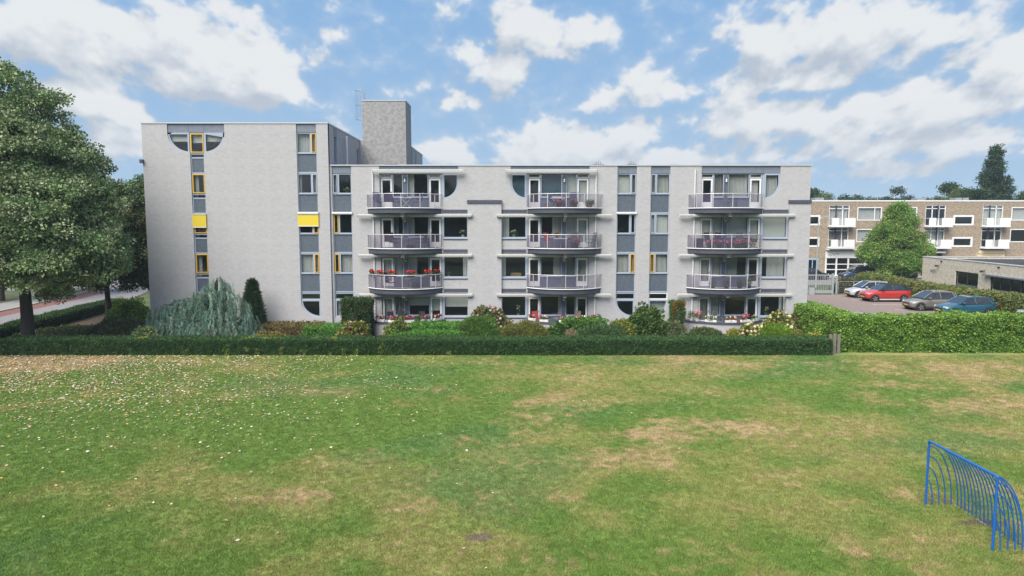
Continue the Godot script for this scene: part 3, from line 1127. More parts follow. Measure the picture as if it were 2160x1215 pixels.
# places for sprigs through the outer part of a lobed crown: lobes are [centre, radii]
func crown_places(lobes: Array, count: int, size: float, inner := 0.55, gaps := -0.32, rough := 0.20) -> Array:
	var out := []
	var total := 0.0
	for l in lobes:
		total += l[1].x * l[1].y + l[1].y * l[1].z + l[1].x * l[1].z
	for l in lobes:
		var c: Vector3 = l[0]
		var r: Vector3 = l[1]
		var k := int(count * (r.x * r.y + r.y * r.z + r.x * r.z) / total)
		# boughs: flattened, drooping sprays of sprigs that shade one another
		var each := 26
		for i in maxi(3, k / each):
			var d := Vector3(rng.randfn(), rng.randfn() + 0.15, rng.randfn()).normalized()
			var q := pow(rng.randf(), 0.5) * (1.0 - inner) + inner
			var p := c + d * r * q
			p += d * r * lump.get_noise_3dv(p * 3.0) * rough
			if lump.get_noise_3dv(p * 4.0 + Vector3(40, 0, 9)) < gaps: continue
			var flat := Vector3(d.x, 0, d.z)
			var wide := (0.20 + 0.10 * rng.randf()) * (r.x + r.z) * 0.5 + 0.25
			for j in each:
				var a := rng.randf() * TAU
				var f := sqrt(rng.randf()) * wide
				var o := Vector3(cos(a) * f, 0, sin(a) * f)
				o.y = rng.randfn() * 0.13 - maxf(0.0, o.dot(flat)) * 0.45 - f * f * 0.12
				var e := p + o
				if e.y < 0.03: continue
				out.append(Transform3D(rand_basis(size * rng.randf_range(0.65, 1.2)), e))
	return out


func tints(n: int, cols: Array) -> PackedColorArray:
	var t := PackedColorArray()
	t.resize(n)
	for i in n:
		t[i] = pick(cols)
	return t


# a tree: trunk and limbs as one tapering mesh, crown of sprigs
func tree(called: String, label: String, group: String, at: Vector3, trunk_h: float, trunk_r: float, lobes: Array, count: int, leaf: Mesh, size: float, cols: Array, gaps := -0.3, bark := "bark", rough := 0.22, lean := 0.0) -> Node3D:
	var t := thing(called, label, "tree", at, 0.0, group)
	var mb := MB.new()
	var pts := PackedVector3Array()
	var rad := PackedFloat32Array()
	for i in 7:
		var f := i / 6.0
		pts.append(Vector3(lean * f * f + 0.05 * sin(f * 7.0), trunk_h * f - (0.1 if i == 0 else 0.0), 0.06 * cos(f * 5.0)))
		rad.append(trunk_r * (1.25 if i == 0 else lerpf(1.0, 0.55, f)))
	mb.tube(pts, rad, 9)
	var fork := pts[4]
	for l in lobes:
		var c: Vector3 = l[0]
		var p := PackedVector3Array([fork, fork.lerp(c, 0.45) + Vector3(0, 0.3, 0), c.lerp(fork, 0.1)])
		mb.tube(p, PackedFloat32Array([trunk_r * 0.5, trunk_r * 0.3, trunk_r * 0.1]), 6)
		for j in 3:
			var e: Vector3 = c + Vector3(rng.randf_range(-0.8, 0.8), rng.randf_range(-0.5, 0.7), rng.randf_range(-0.8, 0.8)) * l[1]
			mb.tube(PackedVector3Array([p[1], p[1].lerp(e, 0.5) + Vector3(0, 0.2, 0), e]), PackedFloat32Array([trunk_r * 0.24, trunk_r * 0.15, trunk_r * 0.05]), 5)
	part("trunk", mb, mats[bark], t)
	var places := crown_places(lobes, count, size, 0.5, gaps, rough)
	scatter("crown", leaf, leaf_material("leaf"), t, places, tints(places.size(), cols))
	return t


# a shrub: a few stems, a mass of sprigs over a lumpy dome, and flower heads if any
func shrub(called: String, label: String, category: String, at: Vector3, r: Vector3, count: int, leaf: Mesh, size: float, cols: Array, shape := "dome", flowers := 0, fcols := [], fsize := 0.1, group := "") -> Node3D:
	var t := thing(called, label, category, at, 0.0, group)
	var places := []
	var stems := MB.new()
	for i in 7:
		var a := TAU * i / 7.0 + rng.randf()
		var e := Vector3(cos(a) * r.x * 0.6, r.y * rng.randf_range(0.55, 0.8), sin(a) * r.z * 0.6)
		stems.tube(PackedVector3Array([Vector3(cos(a) * 0.05, -0.03, sin(a) * 0.05), e * 0.5 + Vector3(0, 0.1, 0), e]), PackedFloat32Array([0.025, 0.018, 0.008]), 5)
	part("stems", stems, mats.bark, t)
	var fpl := []
	var guard := 0
	while places.size() < count and guard < count * 4:
		guard += 1
		var p := Vector3.ZERO
		var surf := pow(rng.randf(), 0.38)
		if shape == "box":
			p = Vector3(rng.randf_range(-1, 1), rng.randf(), rng.randf_range(-1, 1))
			var f := rng.randi() % 5
			if f < 2: p.x = (1.0 if f == 0 else -1.0) * (0.75 + 0.25 * surf)
			elif f < 4: p.z = (1.0 if f == 2 else -1.0) * (0.75 + 0.25 * surf)
			else: p.y = 0.75 + 0.25 * surf
			p = p * r + Vector3(1, 0.6, 1) * lump.get_noise_3dv((p * r + at) * 6.0) * 0.12
		elif shape == "spread":
			var a := rng.randf() * TAU
			var q := sqrt(rng.randf())
			p = Vector3(cos(a) * q * r.x, 0, sin(a) * q * r.z)
			var top := (1.0 - q * q * 0.75) * (1.0 + 0.45 * lump.get_noise_2d((p.x + at.x) * 9.0, (p.z + at.z) * 9.0))
			p.y = r.y * top * (0.35 + 0.65 * surf)
		elif shape == "cone":
			var f := rng.randf()
			var a := rng.randf() * TAU
			var w := pow(1.0 - f, 0.75) * (0.9 + 0.35 * lump.get_noise_2d(a * 9.0, f * r.y * 12.0)) * (0.55 + 0.45 * surf)
			p = Vector3(cos(a) * w * r.x, f * r.y, sin(a) * w * r.z)
		else:
			var d := Vector3(rng.randfn(), absf(rng.randfn()) * 0.9, rng.randfn()).normalized()
			p = d * r * (0.5 + 0.5 * surf)
			p += d * r * lump.get_noise_3dv((p + at) * 5.0) * 0.28
			p.y = maxf(p.y, rng.randf() * 0.3 * r.y)
		places.append(Transform3D(rand_basis(size * rng.randf_range(0.7, 1.3)), p))
	scatter("foliage", leaf, leaf_material("leaf"), t, places, tints(places.size(), cols))
	if flowers > 0:
		guard = 0
		while fpl.size() < flowers and guard < flowers * 20:
			guard += 1
			var d := Vector3(rng.randfn(), absf(rng.randfn()) * 0.8, rng.randfn() + 0.5).normalized()
			var p := d * r * rng.randf_range(0.97, 1.06) + d * r * lump.get_noise_3dv((d * r + at) * 5.0) * 0.28
			if p.y < r.y * 0.25: continue
			var ok := true
			for o in fpl:
				if o.origin.distance_to(p) < fsize * 1.25:
					ok = false
					break
			if ok: fpl.append(Transform3D(rand_basis(fsize * rng.randf_range(0.8, 1.15)), p))
		var fl := scatter("blossoms", pairs_cache.bloom, leaf_material("petal", 0.3, 0.7), t, fpl, tints(fpl.size(), fcols))
		fl.set_meta("kind", "stuff")
	return t


# a clipped hedge along a line of (x, z) points: a woody core and a skin of sprigs
func hedge(called: String, label: String, line: Array, half: float, high: float, density: float, leaf: Mesh, size: float, cols: Array, wob: float, core_mat: Material) -> Node3D:
	var t := thing(called, label, "hedge", Vector3(line[0].x, 0, line[0].y))
	var o: Vector2 = line[0]
	var places := []
	var tint := PackedColorArray()
	var core := MB.new()
	for s in line.size() - 1:
		var a: Vector2 = line[s] - o
		var b: Vector2 = line[s + 1] - o
		var d := (b - a).normalized()
		var side := Vector2(-d.y, d.x)
		var len_ := a.distance_to(b)
		var i0 := half - 0.16
		var e0 := a - d * (i0 if s > 0 else -0.1)
		var e1 := b + d * (i0 if s < line.size() - 2 else -0.1)
		var c := (e0 + e1) / 2.0
		var bs := Basis(Vector3(d.x, 0, d.y), Vector3.UP, Vector3(-d.y, 0, d.x))
		core.obox(Transform3D(bs, Vector3(c.x, (high - 0.16) / 2.0, c.y)), Vector3(e0.distance_to(e1) / 2.0, (high - 0.16) / 2.0, i0))
		var area := len_ * (2.0 * high + 2.0 * half)
		for i in int(area * density):
			var u := rng.randf_range(-half / len_ if s > 0 else 0.0, 1.0 + (half / len_ if s < line.size() - 2 else 0.0))
			var f := rng.randf() * (2.0 * high + 2.0 * half)
			var p2 := a + (b - a) * u
			var y := 0.0
			var off := 0.0
			var deep := pow(rng.randf(), 2.0) * 0.16
			var top := false
			if f < high:
				y = f
				off = half - deep
			elif f < 2.0 * high:
				y = f - high
				off = -half + deep
			else:
				off = f - 2.0 * high - half
				y = high - deep
				top = true
			var bump := lump.get_noise_3d((p2.x + o.x) * 5.0, y * 7.0, (p2.y + o.y) * 5.0 + off * 3.0) * wob * 2.0 + lump.get_noise_2d((p2.x + o.x) * 1.1, (p2.y + o.y) * 1.1) * wob * 1.6
			if top: y += bump
			else: off += signf(off) * bump
			var pp := Vector3(p2.x + side.x * off, maxf(y, 0.02), p2.y + side.y * off)
			places.append(Transform3D(rand_basis(size * rng.randf_range(0.7, 1.3)), pp))
			tint.append(pick(cols))
		# the two ends
		for e in ([-1] if s == 0 else []) + ([1] if s == line.size() - 2 else []):
			var p0 := a if e < 0 else b
			for i in int(2.0 * half * high * density):
				var off := rng.randf_range(-half, half)
				var q: Vector2 = p0 - d * e * pow(rng.randf(), 2.0) * 0.15
				places.append(Transform3D(rand_basis(size), Vector3(q.x + side.x * off, rng.randf() * high, q.y + side.y * off)))
				tint.append(pick(cols))
	part("branches", core, core_mat, t)
	scatter("foliage", leaf, leaf_material("leaf"), t, places, tint)
	return t


func build_hedges() -> void:
	lump.seed = 21
	lump.frequency = 0.16
	lump.fractal_octaves = 3
	var yew := sprig("yew", 12, 0.075, 0.10, 0.045, 3)
	var yc := [Color(0.048, 0.106, 0.036), Color(0.060, 0.126, 0.041), Color(0.074, 0.156, 0.048), Color(0.041, 0.089, 0.032)]
	hedge("clipped_hedge", "long low dark green clipped hedge between the lawn and the front garden", [Vector2(-29.9, -39.95), Vector2(18.6, -39.95)], 0.72, 0.86, 260.0, yew, 1.0, yc, 0.035, mats.hedge_core)
	hedge("clipped_hedge", "low dark green clipped hedge running back along the road beside the big tree", [Vector2(-31.6, -39.6), Vector2(-33.6, -43.0), Vector2(-36.0, -61.5)], 0.55, 0.80, 200.0, yew, 1.1, yc, 0.05, mats.hedge_core)
	var privet := sprig("privet", 12, 0.12, 0.105, 0.06, 5)
	var pc := [Color(0.143, 0.271, 0.042), Color(0.187, 0.329, 0.050), Color(0.100, 0.215, 0.040), Color(0.244, 0.372, 0.064), Color(0.079, 0.165, 0.031)]
	hedge("tall_hedge", "tall light green leafy hedge in front of the car park", [Vector2(20.2, -47.6), Vector2(20.2, -40.7), Vector2(36.0, -40.6)], 0.66, 2.12, 185.0, privet, 1.0, pc, 0.15, mats.privet_core)
	var mix := [Color(0.11, 0.17, 0.035), Color(0.08, 0.14, 0.03), Color(0.16, 0.17, 0.05), Color(0.18, 0.14, 0.06)]
	hedge("mixed_hedge", "loose yellowish green hedge behind the parked cars, below the low brick building", [Vector2(42.4, -82.0), Vector2(41.8, -66.0), Vector2(41.3, -48.0)], 0.85, 1.45, 60.0, privet, 1.7, mix, 0.22, mats.privet_core)


func build_garden_plants() -> void:
	var small := sprig("small", 11, 0.10, 0.105, 0.06, 7)
	var broad := sprig("broad", 9, 0.13, 0.155, 0.10, 8)
	var fine := sprig("fine", 16, 0.11, 0.14, 0.03, 9)
	var feather := sprig("feather", 18, 0.13, 0.18, 0.026, 10, -0.6)
	# a flower head: a ball of petals
	var r := RandomNumberGenerator.new()
	r.seed = 77
	var bm := MB.new()
	for i in 46:
		var d := Vector3(r.randfn(), r.randfn(), r.randfn()).normalized()
		var s := d.cross(Vector3(r.randf(), r.randf(), r.randf() + 0.1)).normalized()
		var u := s.cross(d)
		var c := d * 0.5
		bm.quad(c - s * 0.16 - u * 0.16, c + s * 0.16 - u * 0.16, c + s * 0.16 + u * 0.16 + d * 0.04, c - s * 0.16 + u * 0.16)
	pairs_cache.bloom = bm.mesh()

	var G := [Color(0.062, 0.144, 0.037), Color(0.088, 0.175, 0.044), Color(0.050, 0.112, 0.031)]
	var DARK := [Color(0.025, 0.062, 0.025), Color(0.035, 0.077, 0.030), Color(0.045, 0.094, 0.035)]
	var OLIVE := [Color(0.163, 0.181, 0.044), Color(0.200, 0.206, 0.050), Color(0.125, 0.150, 0.037)]
	var LIME := [Color(0.17, 0.30, 0.03), Color(0.21, 0.34, 0.04), Color(0.13, 0.25, 0.03)]
	var GOLD := [Color(0.28, 0.27, 0.04), Color(0.20, 0.23, 0.04), Color(0.34, 0.30, 0.05)]
	var FRESH := [Color(0.088, 0.237, 0.037), Color(0.112, 0.275, 0.050), Color(0.075, 0.200, 0.037)]
	var PINKS := [Color(0.50, 0.26, 0.22), Color(0.42, 0.30, 0.18), Color(0.55, 0.36, 0.33), Color(0.60, 0.48, 0.46)]

	weeping_cedar(Vector3(-19.6, 0, -44.0))
	shrub("columnar_yew", "dark green upright yew standing against the brick beside the weeping cedar", "shrub", Vector3(-17.35, 0, -45.4), Vector3(1.0, 3.75, 0.8), 1500, fine, 1.5, DARK, "cone")
	shrub("forsythia_shrub", "yellowish green loose shrub at the corner of the tall wing", "shrub", Vector3(-27.0, 0, -47.8), Vector3(1.5, 2.6, 1.3), 1500, small, 1.5, [Color(0.150, 0.285, 0.045), Color(0.210, 0.330, 0.060), Color(0.105, 0.225, 0.045)])
	shrub("spreading_shrub", "wide dark brownish green shrub in the corner of the garden", "shrub", Vector3(-25.6, 0, -44.8), Vector3(2.5, 1.35, 1.6), 2400, small, 1.4, [Color(0.088, 0.137, 0.055), Color(0.117, 0.166, 0.062), Color(0.069, 0.098, 0.047), Color(0.156, 0.146, 0.078)])
	shrub("ground_cover_bed", "low mossy ground cover between the road hedge and the dark shrub", "shrub", Vector3(-30.0, 0, -45.6), Vector3(3.2, 0.5, 3.4), 3000, small, 1.4, [Color(0.142, 0.193, 0.072), Color(0.203, 0.223, 0.092), Color(0.101, 0.151, 0.061)], "spread")
	shrub("variegated_shrub", "small pale variegated shrub at the foot of the weeping cedar", "shrub", Vector3(-23.0, 0, -42.3), Vector3(0.95, 1.15, 0.6), 420, small, 1.3, [Color(0.210, 0.285, 0.090), Color(0.390, 0.420, 0.240), Color(0.120, 0.195, 0.060)])
	shrub("heather_mound", "low reddish brown clipped mound below the bare brick wall", "shrub", Vector3(-14.7, 0, -45.1), Vector3(2.0, 0.98, 1.0), 1900, small, 1.0, [Color(0.17, 0.13, 0.045), Color(0.13, 0.085, 0.04), Color(0.20, 0.16, 0.05), Color(0.10, 0.09, 0.03)], "box")
	shrub("heather_mound", "small brown and yellow mound just behind the long hedge by the cedar", "shrub", Vector3(-15.3, 0, -42.6), Vector3(1.5, 0.80, 0.8), 1000, small, 1.0, [Color(0.17, 0.14, 0.045), Color(0.14, 0.10, 0.04), Color(0.22, 0.22, 0.05)], "spread")
	shrub("clipped_box", "low fresh green clipped cushion between the brown mound and the square bush", "shrub", Vector3(-12.2, 0, -44.6), Vector3(1.3, 0.95, 0.85), 1300, small, 1.0, FRESH, "box")
	shrub("square_bush", "tall square-clipped dark green bush beside the first ground floor terrace", "bush", Vector3(-10.35, 0, -45.25), Vector3(0.86, 2.62, 0.6), 2600, small, 1.1, [Color(0.035, 0.085, 0.026), Color(0.045, 0.10, 0.03), Color(0.028, 0.066, 0.022), Color(0.085, 0.10, 0.04)], "box")
	shrub("fading_hydrangea", "green hydrangea with a few faded pink heads below the square bush", "shrub", Vector3(-10.2, 0, -43.5), Vector3(1.0, 1.4, 0.8), 800, broad, 1.2, OLIVE, "dome", 16, PINKS, 0.17)
	shrub("laurel_bush", "rounded yellow-green leafy bush in front of the first terrace wall", "bush", Vector3(-7.3, 0, -43.5), Vector3(0.80, 1.5, 0.7), 700, broad, 1.15, [Color(0.12, 0.20, 0.04), Color(0.18, 0.24, 0.05), Color(0.07, 0.14, 0.03), Color(0.22, 0.20, 0.06)])
	shrub("clipped_box", "long low flat-topped green hedge block under the window with white blinds", "shrub", Vector3(-4.6, 0, -44.8), Vector3(2.0, 1.05, 0.8), 2400, small, 1.0, FRESH, "box")
	shrub("clipped_box", "lowest flat green hedge strip in front of the long hedge block", "shrub", Vector3(-5.3, 0, -43.1), Vector3(2.2, 0.78, 0.55), 1700, small, 1.0, FRESH, "box")
	shrub("pink_hydrangea", "large hydrangea covered with dusty pink flower heads by the brick pier", "shrub", Vector3(-1.5, 0, -45.3), Vector3(1.6, 1.95, 0.9), 1100, broad, 1.2, [Color(0.10, 0.14, 0.04), Color(0.07, 0.12, 0.035), Color(0.15, 0.15, 0.06)], "dome", 90, PINKS, 0.17)
	shrub("juniper", "spreading bright green juniper in front of the pink hydrangea", "shrub", Vector3(-2.0, 0, -43.3), Vector3(1.45, 1.65, 0.9), 1500, feather, 1.3, [Color(0.10, 0.20, 0.04), Color(0.13, 0.23, 0.05), Color(0.07, 0.15, 0.035)])
	shrub("spreading_shrub", "olive green spreading shrub in front of the middle ground floor window", "shrub", Vector3(0.75, 0, -43.3), Vector3(1.65, 1.30, 0.9), 1700, feather, 1.2, OLIVE)
	shrub("laurel_bush", "small dark glossy bush left of the round tan ball", "bush", Vector3(2.85, 0, -43.6), Vector3(0.65, 1.15, 0.55), 520, broad, 1.0, G)
	shrub("clipped_ball", "small tan clipped ball just behind the long hedge", "shrub", Vector3(3.68, 0, -42.2), Vector3(0.43, 0.98, 0.43), 900, small, 0.8, [Color(0.26, 0.20, 0.12), Color(0.22, 0.18, 0.10), Color(0.30, 0.24, 0.15)])
	shrub("laurel_bush", "fresh green bush against the middle terrace wall", "bush", Vector3(4.7, 0, -44.2), Vector3(1.25, 1.35, 0.7), 1000, small, 1.5, [Color(0.08, 0.18, 0.035), Color(0.06, 0.14, 0.03), Color(0.11, 0.22, 0.045)], "box")
	shrub("rosemary_shrub", "soft feathery grey-green shrub behind the middle of the long hedge", "shrub", Vector3(5.7, 0, -42.9), Vector3(1.75, 1.12, 0.7), 1300, feather, 1.2, [Color(0.07, 0.14, 0.055), Color(0.09, 0.17, 0.06), Color(0.06, 0.11, 0.045)])
	shrub("golden_shrub", "yellow-green shrub at the foot of the tall rose bush", "shrub", Vector3(7.15, 0, -43.9), Vector3(1.05, 1.38, 0.8), 900, small, 1.4, [Color(0.18, 0.21, 0.035), Color(0.23, 0.25, 0.04), Color(0.12, 0.16, 0.03)])
	shrub("rose_bush", "tall loose green rose bush reaching up between the two round-cornered windows", "bush", Vector3(8.75, 0, -44.1), Vector3(1.35, 2.35, 1.0), 1500, broad, 1.25, [Color(0.06, 0.12, 0.03), Color(0.09, 0.17, 0.04), Color(0.045, 0.095, 0.026), Color(0.12, 0.18, 0.05)])
	shrub("sage_shrub", "grey-green rounded shrub at the foot of the orange-berried pillar", "shrub", Vector3(10.5, 0, -44.0), Vector3(0.95, 1.18, 0.75), 800, small, 1.2, [Color(0.12, 0.15, 0.07), Color(0.17, 0.20, 0.10), Color(0.08, 0.11, 0.05)])
	var pyr := shrub("firethorn", "narrow clipped pillar of firethorn with orange berries near its top", "shrub", Vector3(11.1, 0, -45.6), Vector3(0.40, 2.45, 0.36), 1000, small, 0.95, G, "box")
	var bp := []
	for i in 150:
		var yy := 2.45 - pow(rng.randf(), 1.6) * 0.55 if i < 105 else rng.randf_range(0.8, 2.3)
		var xx := rng.randf_range(-0.42, 0.42) if i < 105 else -0.40 + absf(rng.randfn()) * 0.14
		bp.append(Transform3D(rand_basis(rng.randf_range(0.03, 0.055)), Vector3(xx, yy, 0.38 + rng.randf_range(-0.05, 0.05))))
	scatter("berries", pairs_cache.bloom, leaf_material("petal"), pyr, bp, tints(bp.size(), [Color(0.62, 0.10, 0.015), Color(0.52, 0.07, 0.01)]))
	shrub("cushion_shrub", "low dull green dome in front of the third terrace wall", "shrub", Vector3(12.5, 0, -43.6), Vector3(1.45, 0.92, 0.8), 1400, small, 1.0, [Color(0.07, 0.11, 0.035), Color(0.09, 0.13, 0.04), Color(0.055, 0.09, 0.03)])
	shrub("golden_shrub", "small golden rounded bush left of the cream hydrangea", "shrub", Vector3(14.2, 0, -43.2), Vector3(0.58, 1.05, 0.5), 480, small, 1.15, GOLD)
	shrub("cream_hydrangea", "lower cream-flowered hydrangea beside the golden bush", "shrub", Vector3(15.3, 0, -43.0), Vector3(0.85, 1.40, 0.7), 520, broad, 1.1, OLIVE, "dome", 46, [Color(0.62, 0.56, 0.30), Color(0.66, 0.60, 0.40), Color(0.52, 0.50, 0.22)], 0.19)
	shrub("cream_hydrangea", "big cream-flowered hydrangea below the last ground floor window", "shrub", Vector3(17.45, 0, -44.4), Vector3(1.2, 1.72, 0.8), 700, broad, 1.1, OLIVE, "dome", 64, [Color(0.60, 0.58, 0.26), Color(0.64, 0.60, 0.34), Color(0.50, 0.50, 0.20)], 0.21)
	shrub("spirea_shrub", "bright lime green fine-leaved shrub in front of the big cream hydrangea", "shrub", Vector3(16.55, 0, -42.5), Vector3(1.15, 1.18, 0.7), 1300, feather, 1.15, LIME)
	shrub("red_hydrangea", "small hydrangea with dark red heads beside the tall hedge", "shrub", Vector3(18.55, 0, -44.9), Vector3(0.5, 1.42, 0.45), 260, broad, 1.0, G, "dome", 26, [Color(0.36, 0.02, 0.05), Color(0.28, 0.015, 0.03)], 0.14)
	shrub("golden_shrub", "olive green cushion at the right end of the garden bed", "shrub", Vector3(17.75, 0, -42.1), Vector3(0.62, 0.96, 0.45), 420, small, 1.1, OLIVE)
	shrub("golden_shrub", "bright yellow cushion beside the weathered wooden posts", "shrub", Vector3(18.75, 0, -41.9), Vector3(0.52, 0.95, 0.45), 420, small, 1.1, GOLD)
	# yellow shoots that grow out of the long hedge
	var w := thing("hedge_weeds", "thin yellow-green bindweed shoots climbing the left half of the long hedge", "weed", Vector3(-15.0, 0, -39.2))
	var wp := []
	for q in [[-1.6, 0.55, 14], [-0.4, 0.40, 9], [0.2, 0.35, 8], [1.6, 0.45, 10], [2.8, 0.3, 8], [-4.0, 0.30, 7], [5.2, 0.35, 12], [7.4, 0.7, 14], [6.0, 0.3, 8], [4.4, 0.25, 6], [11.3, 0.2, 5]]:
		for i in q[2]:
			wp.append(Transform3D(rand_basis(0.55), Vector3(q[0] + rng.randfn() * 0.08, rng.randf() * q[1] * 1.1 + 0.05, 0.02 + rng.randf() * 0.06)))
	scatter("shoots", small, leaf_material("leaf"), w, wp, tints(wp.size(), [Color(0.20, 0.28, 0.05), Color(0.26, 0.30, 0.06)]))
	var ft := thing("hedge_weeds", "flat tufts of bright yellow bindweed leaves lying on top of the long hedge", "weed", Vector3(-14.0, 0.86, -40.0))
	wp = []
	for q in [[-1.6, 0.25], [0.0, 0.3], [-0.8, 0.2], [3.3, 0.3], [2.5, 0.15], [-8.0, 0.2], [-10.0, 0.2]]:
		for i in 26:
			wp.append(Transform3D(rand_basis(0.45), Vector3(q[0] + rng.randfn() * q[1], 0.03 + rng.randf() * 0.05, rng.randfn() * 0.12)))
	scatter("leaves", small, leaf_material("leaf"), ft, wp, tints(wp.size(), [Color(0.42, 0.42, 0.05), Color(0.34, 0.38, 0.06)]))


func weeping_cedar(at: Vector3) -> void:
	var t := thing("weeping_cedar", "weeping blue cedar hanging in grey-green curtains in front of the tall wing", "tree", at)
	var trunk := MB.new()
	var sp := sprig("needles", 13, 0.042, 0.10, 0.03, 31, 1.6, 2.0)
	var places := []
	var tn := PackedColorArray()
	var cedar := [Color(0.182, 0.301, 0.238), Color(0.136, 0.238, 0.182), Color(0.246, 0.365, 0.292), Color(0.100, 0.173, 0.131)]
	# arching branches: from the stem to (x, top y, z) and on; curtains hang from each
	var arms := [[0.55, 4.15, 0.0, 0.9], [0.1, 3.6, 0.5, 1.0], [1.1, 3.5, 0.2, 1.0], [1.8, 2.9, 0.3, 1.0], [-0.7, 3.15, 0.3, 0.9], [-1.3, 2.9, 0.5, 1.0], [-2.1, 2.75, 0.2, 1.1], [-2.8, 2.45, 0.3, 1.0], [-3.3, 1.7, 0.2, 0.8], [-0.2, 2.6, 1.0, 1.0], [0.9, 2.3, 1.2, 1.0], [2.3, 2.2, 0.7, 1.0], [-1.6, 2.0, 1.1, 1.0], [2.7, 1.5, 0.5, 0.9], [1.7, 1.5, 1.4, 0.9], [0.2, 1.4, 1.6, 0.9], [3.2, 1.0, 0.8, 0.7], [-2.5, 1.5, 1.2, 0.9], [-0.7, 1.5, 1.5, 0.9]]
	trunk.tube(PackedVector3Array([Vector3(0.3, -0.1, -0.2), Vector3(0.1, 1.5, -0.2), Vector3(0.4, 3.0, -0.1), Vector3(0.55, 4.0, 0)]), PackedFloat32Array([0.2, 0.16, 0.1, 0.04]), 8)
	for a in arms:
		var tip := Vector3(a[0], a[1], a[2])
		var root := Vector3(0.25, a[1] * 0.72, -0.15)
		var mid := (root + tip) / 2.0 + Vector3(0, 0.25, 0)
		trunk.tube(PackedVector3Array([root, mid, tip, tip + Vector3(signf(a[0]) * 0.2, -0.25, 0.1)]), PackedFloat32Array([0.07, 0.05, 0.03, 0.012]), 6)
		for s in 30:
			var own := pick(cedar)
			var ang := rng.randf() * TAU
			var rad: float = a[3] * sqrt(rng.randf())
			var st := Vector3(a[0] + cos(ang) * rad, a[1] - rad * rad * 0.62 + rng.randf_range(-0.15, 0.10), a[2] + sin(ang) * rad * 0.7)
			var ln := rng.randf_range(0.5, 1.0) * minf(2.0, st.y * 0.9)
			var out := Vector3(cos(ang), 0, sin(ang)) * 0.22
			var nn := int(ln / 0.11)
			for i in nn:
				var f := i * 0.11
				var p := st + out * (1.0 - exp(-f * 2.0)) + Vector3(sin(f * 9.0 + s) * 0.02, -f, 0)
				if p.y < 0.03: break
				places.append(Transform3D(Basis(Vector3.UP, rng.randf() * TAU).scaled(Vector3(1, 1, 1) * rng.randf_range(0.75, 1.25)), p))
				var kk := rng.randf_range(0.8, 1.2)
				tn.append(Color(own.r * kk, own.g * kk, own.b * kk))
	part("trunk", trunk, mats.bark, t)
	scatter("crown", sp, leaf_material("leaf"), t, places, tn)


const ORD := ["first", "second", "third", "fourth", "fifth", "sixth", "seventh", "eighth", "ninth", "tenth", "eleventh", "twelfth", "thirteenth", "fourteenth", "fifteenth", "sixteenth", "seventeenth", "eighteenth", "nineteenth", "twentieth", "twenty-first", "twenty-second", "twenty-third", "twenty-fourth", "twenty-fifth"]


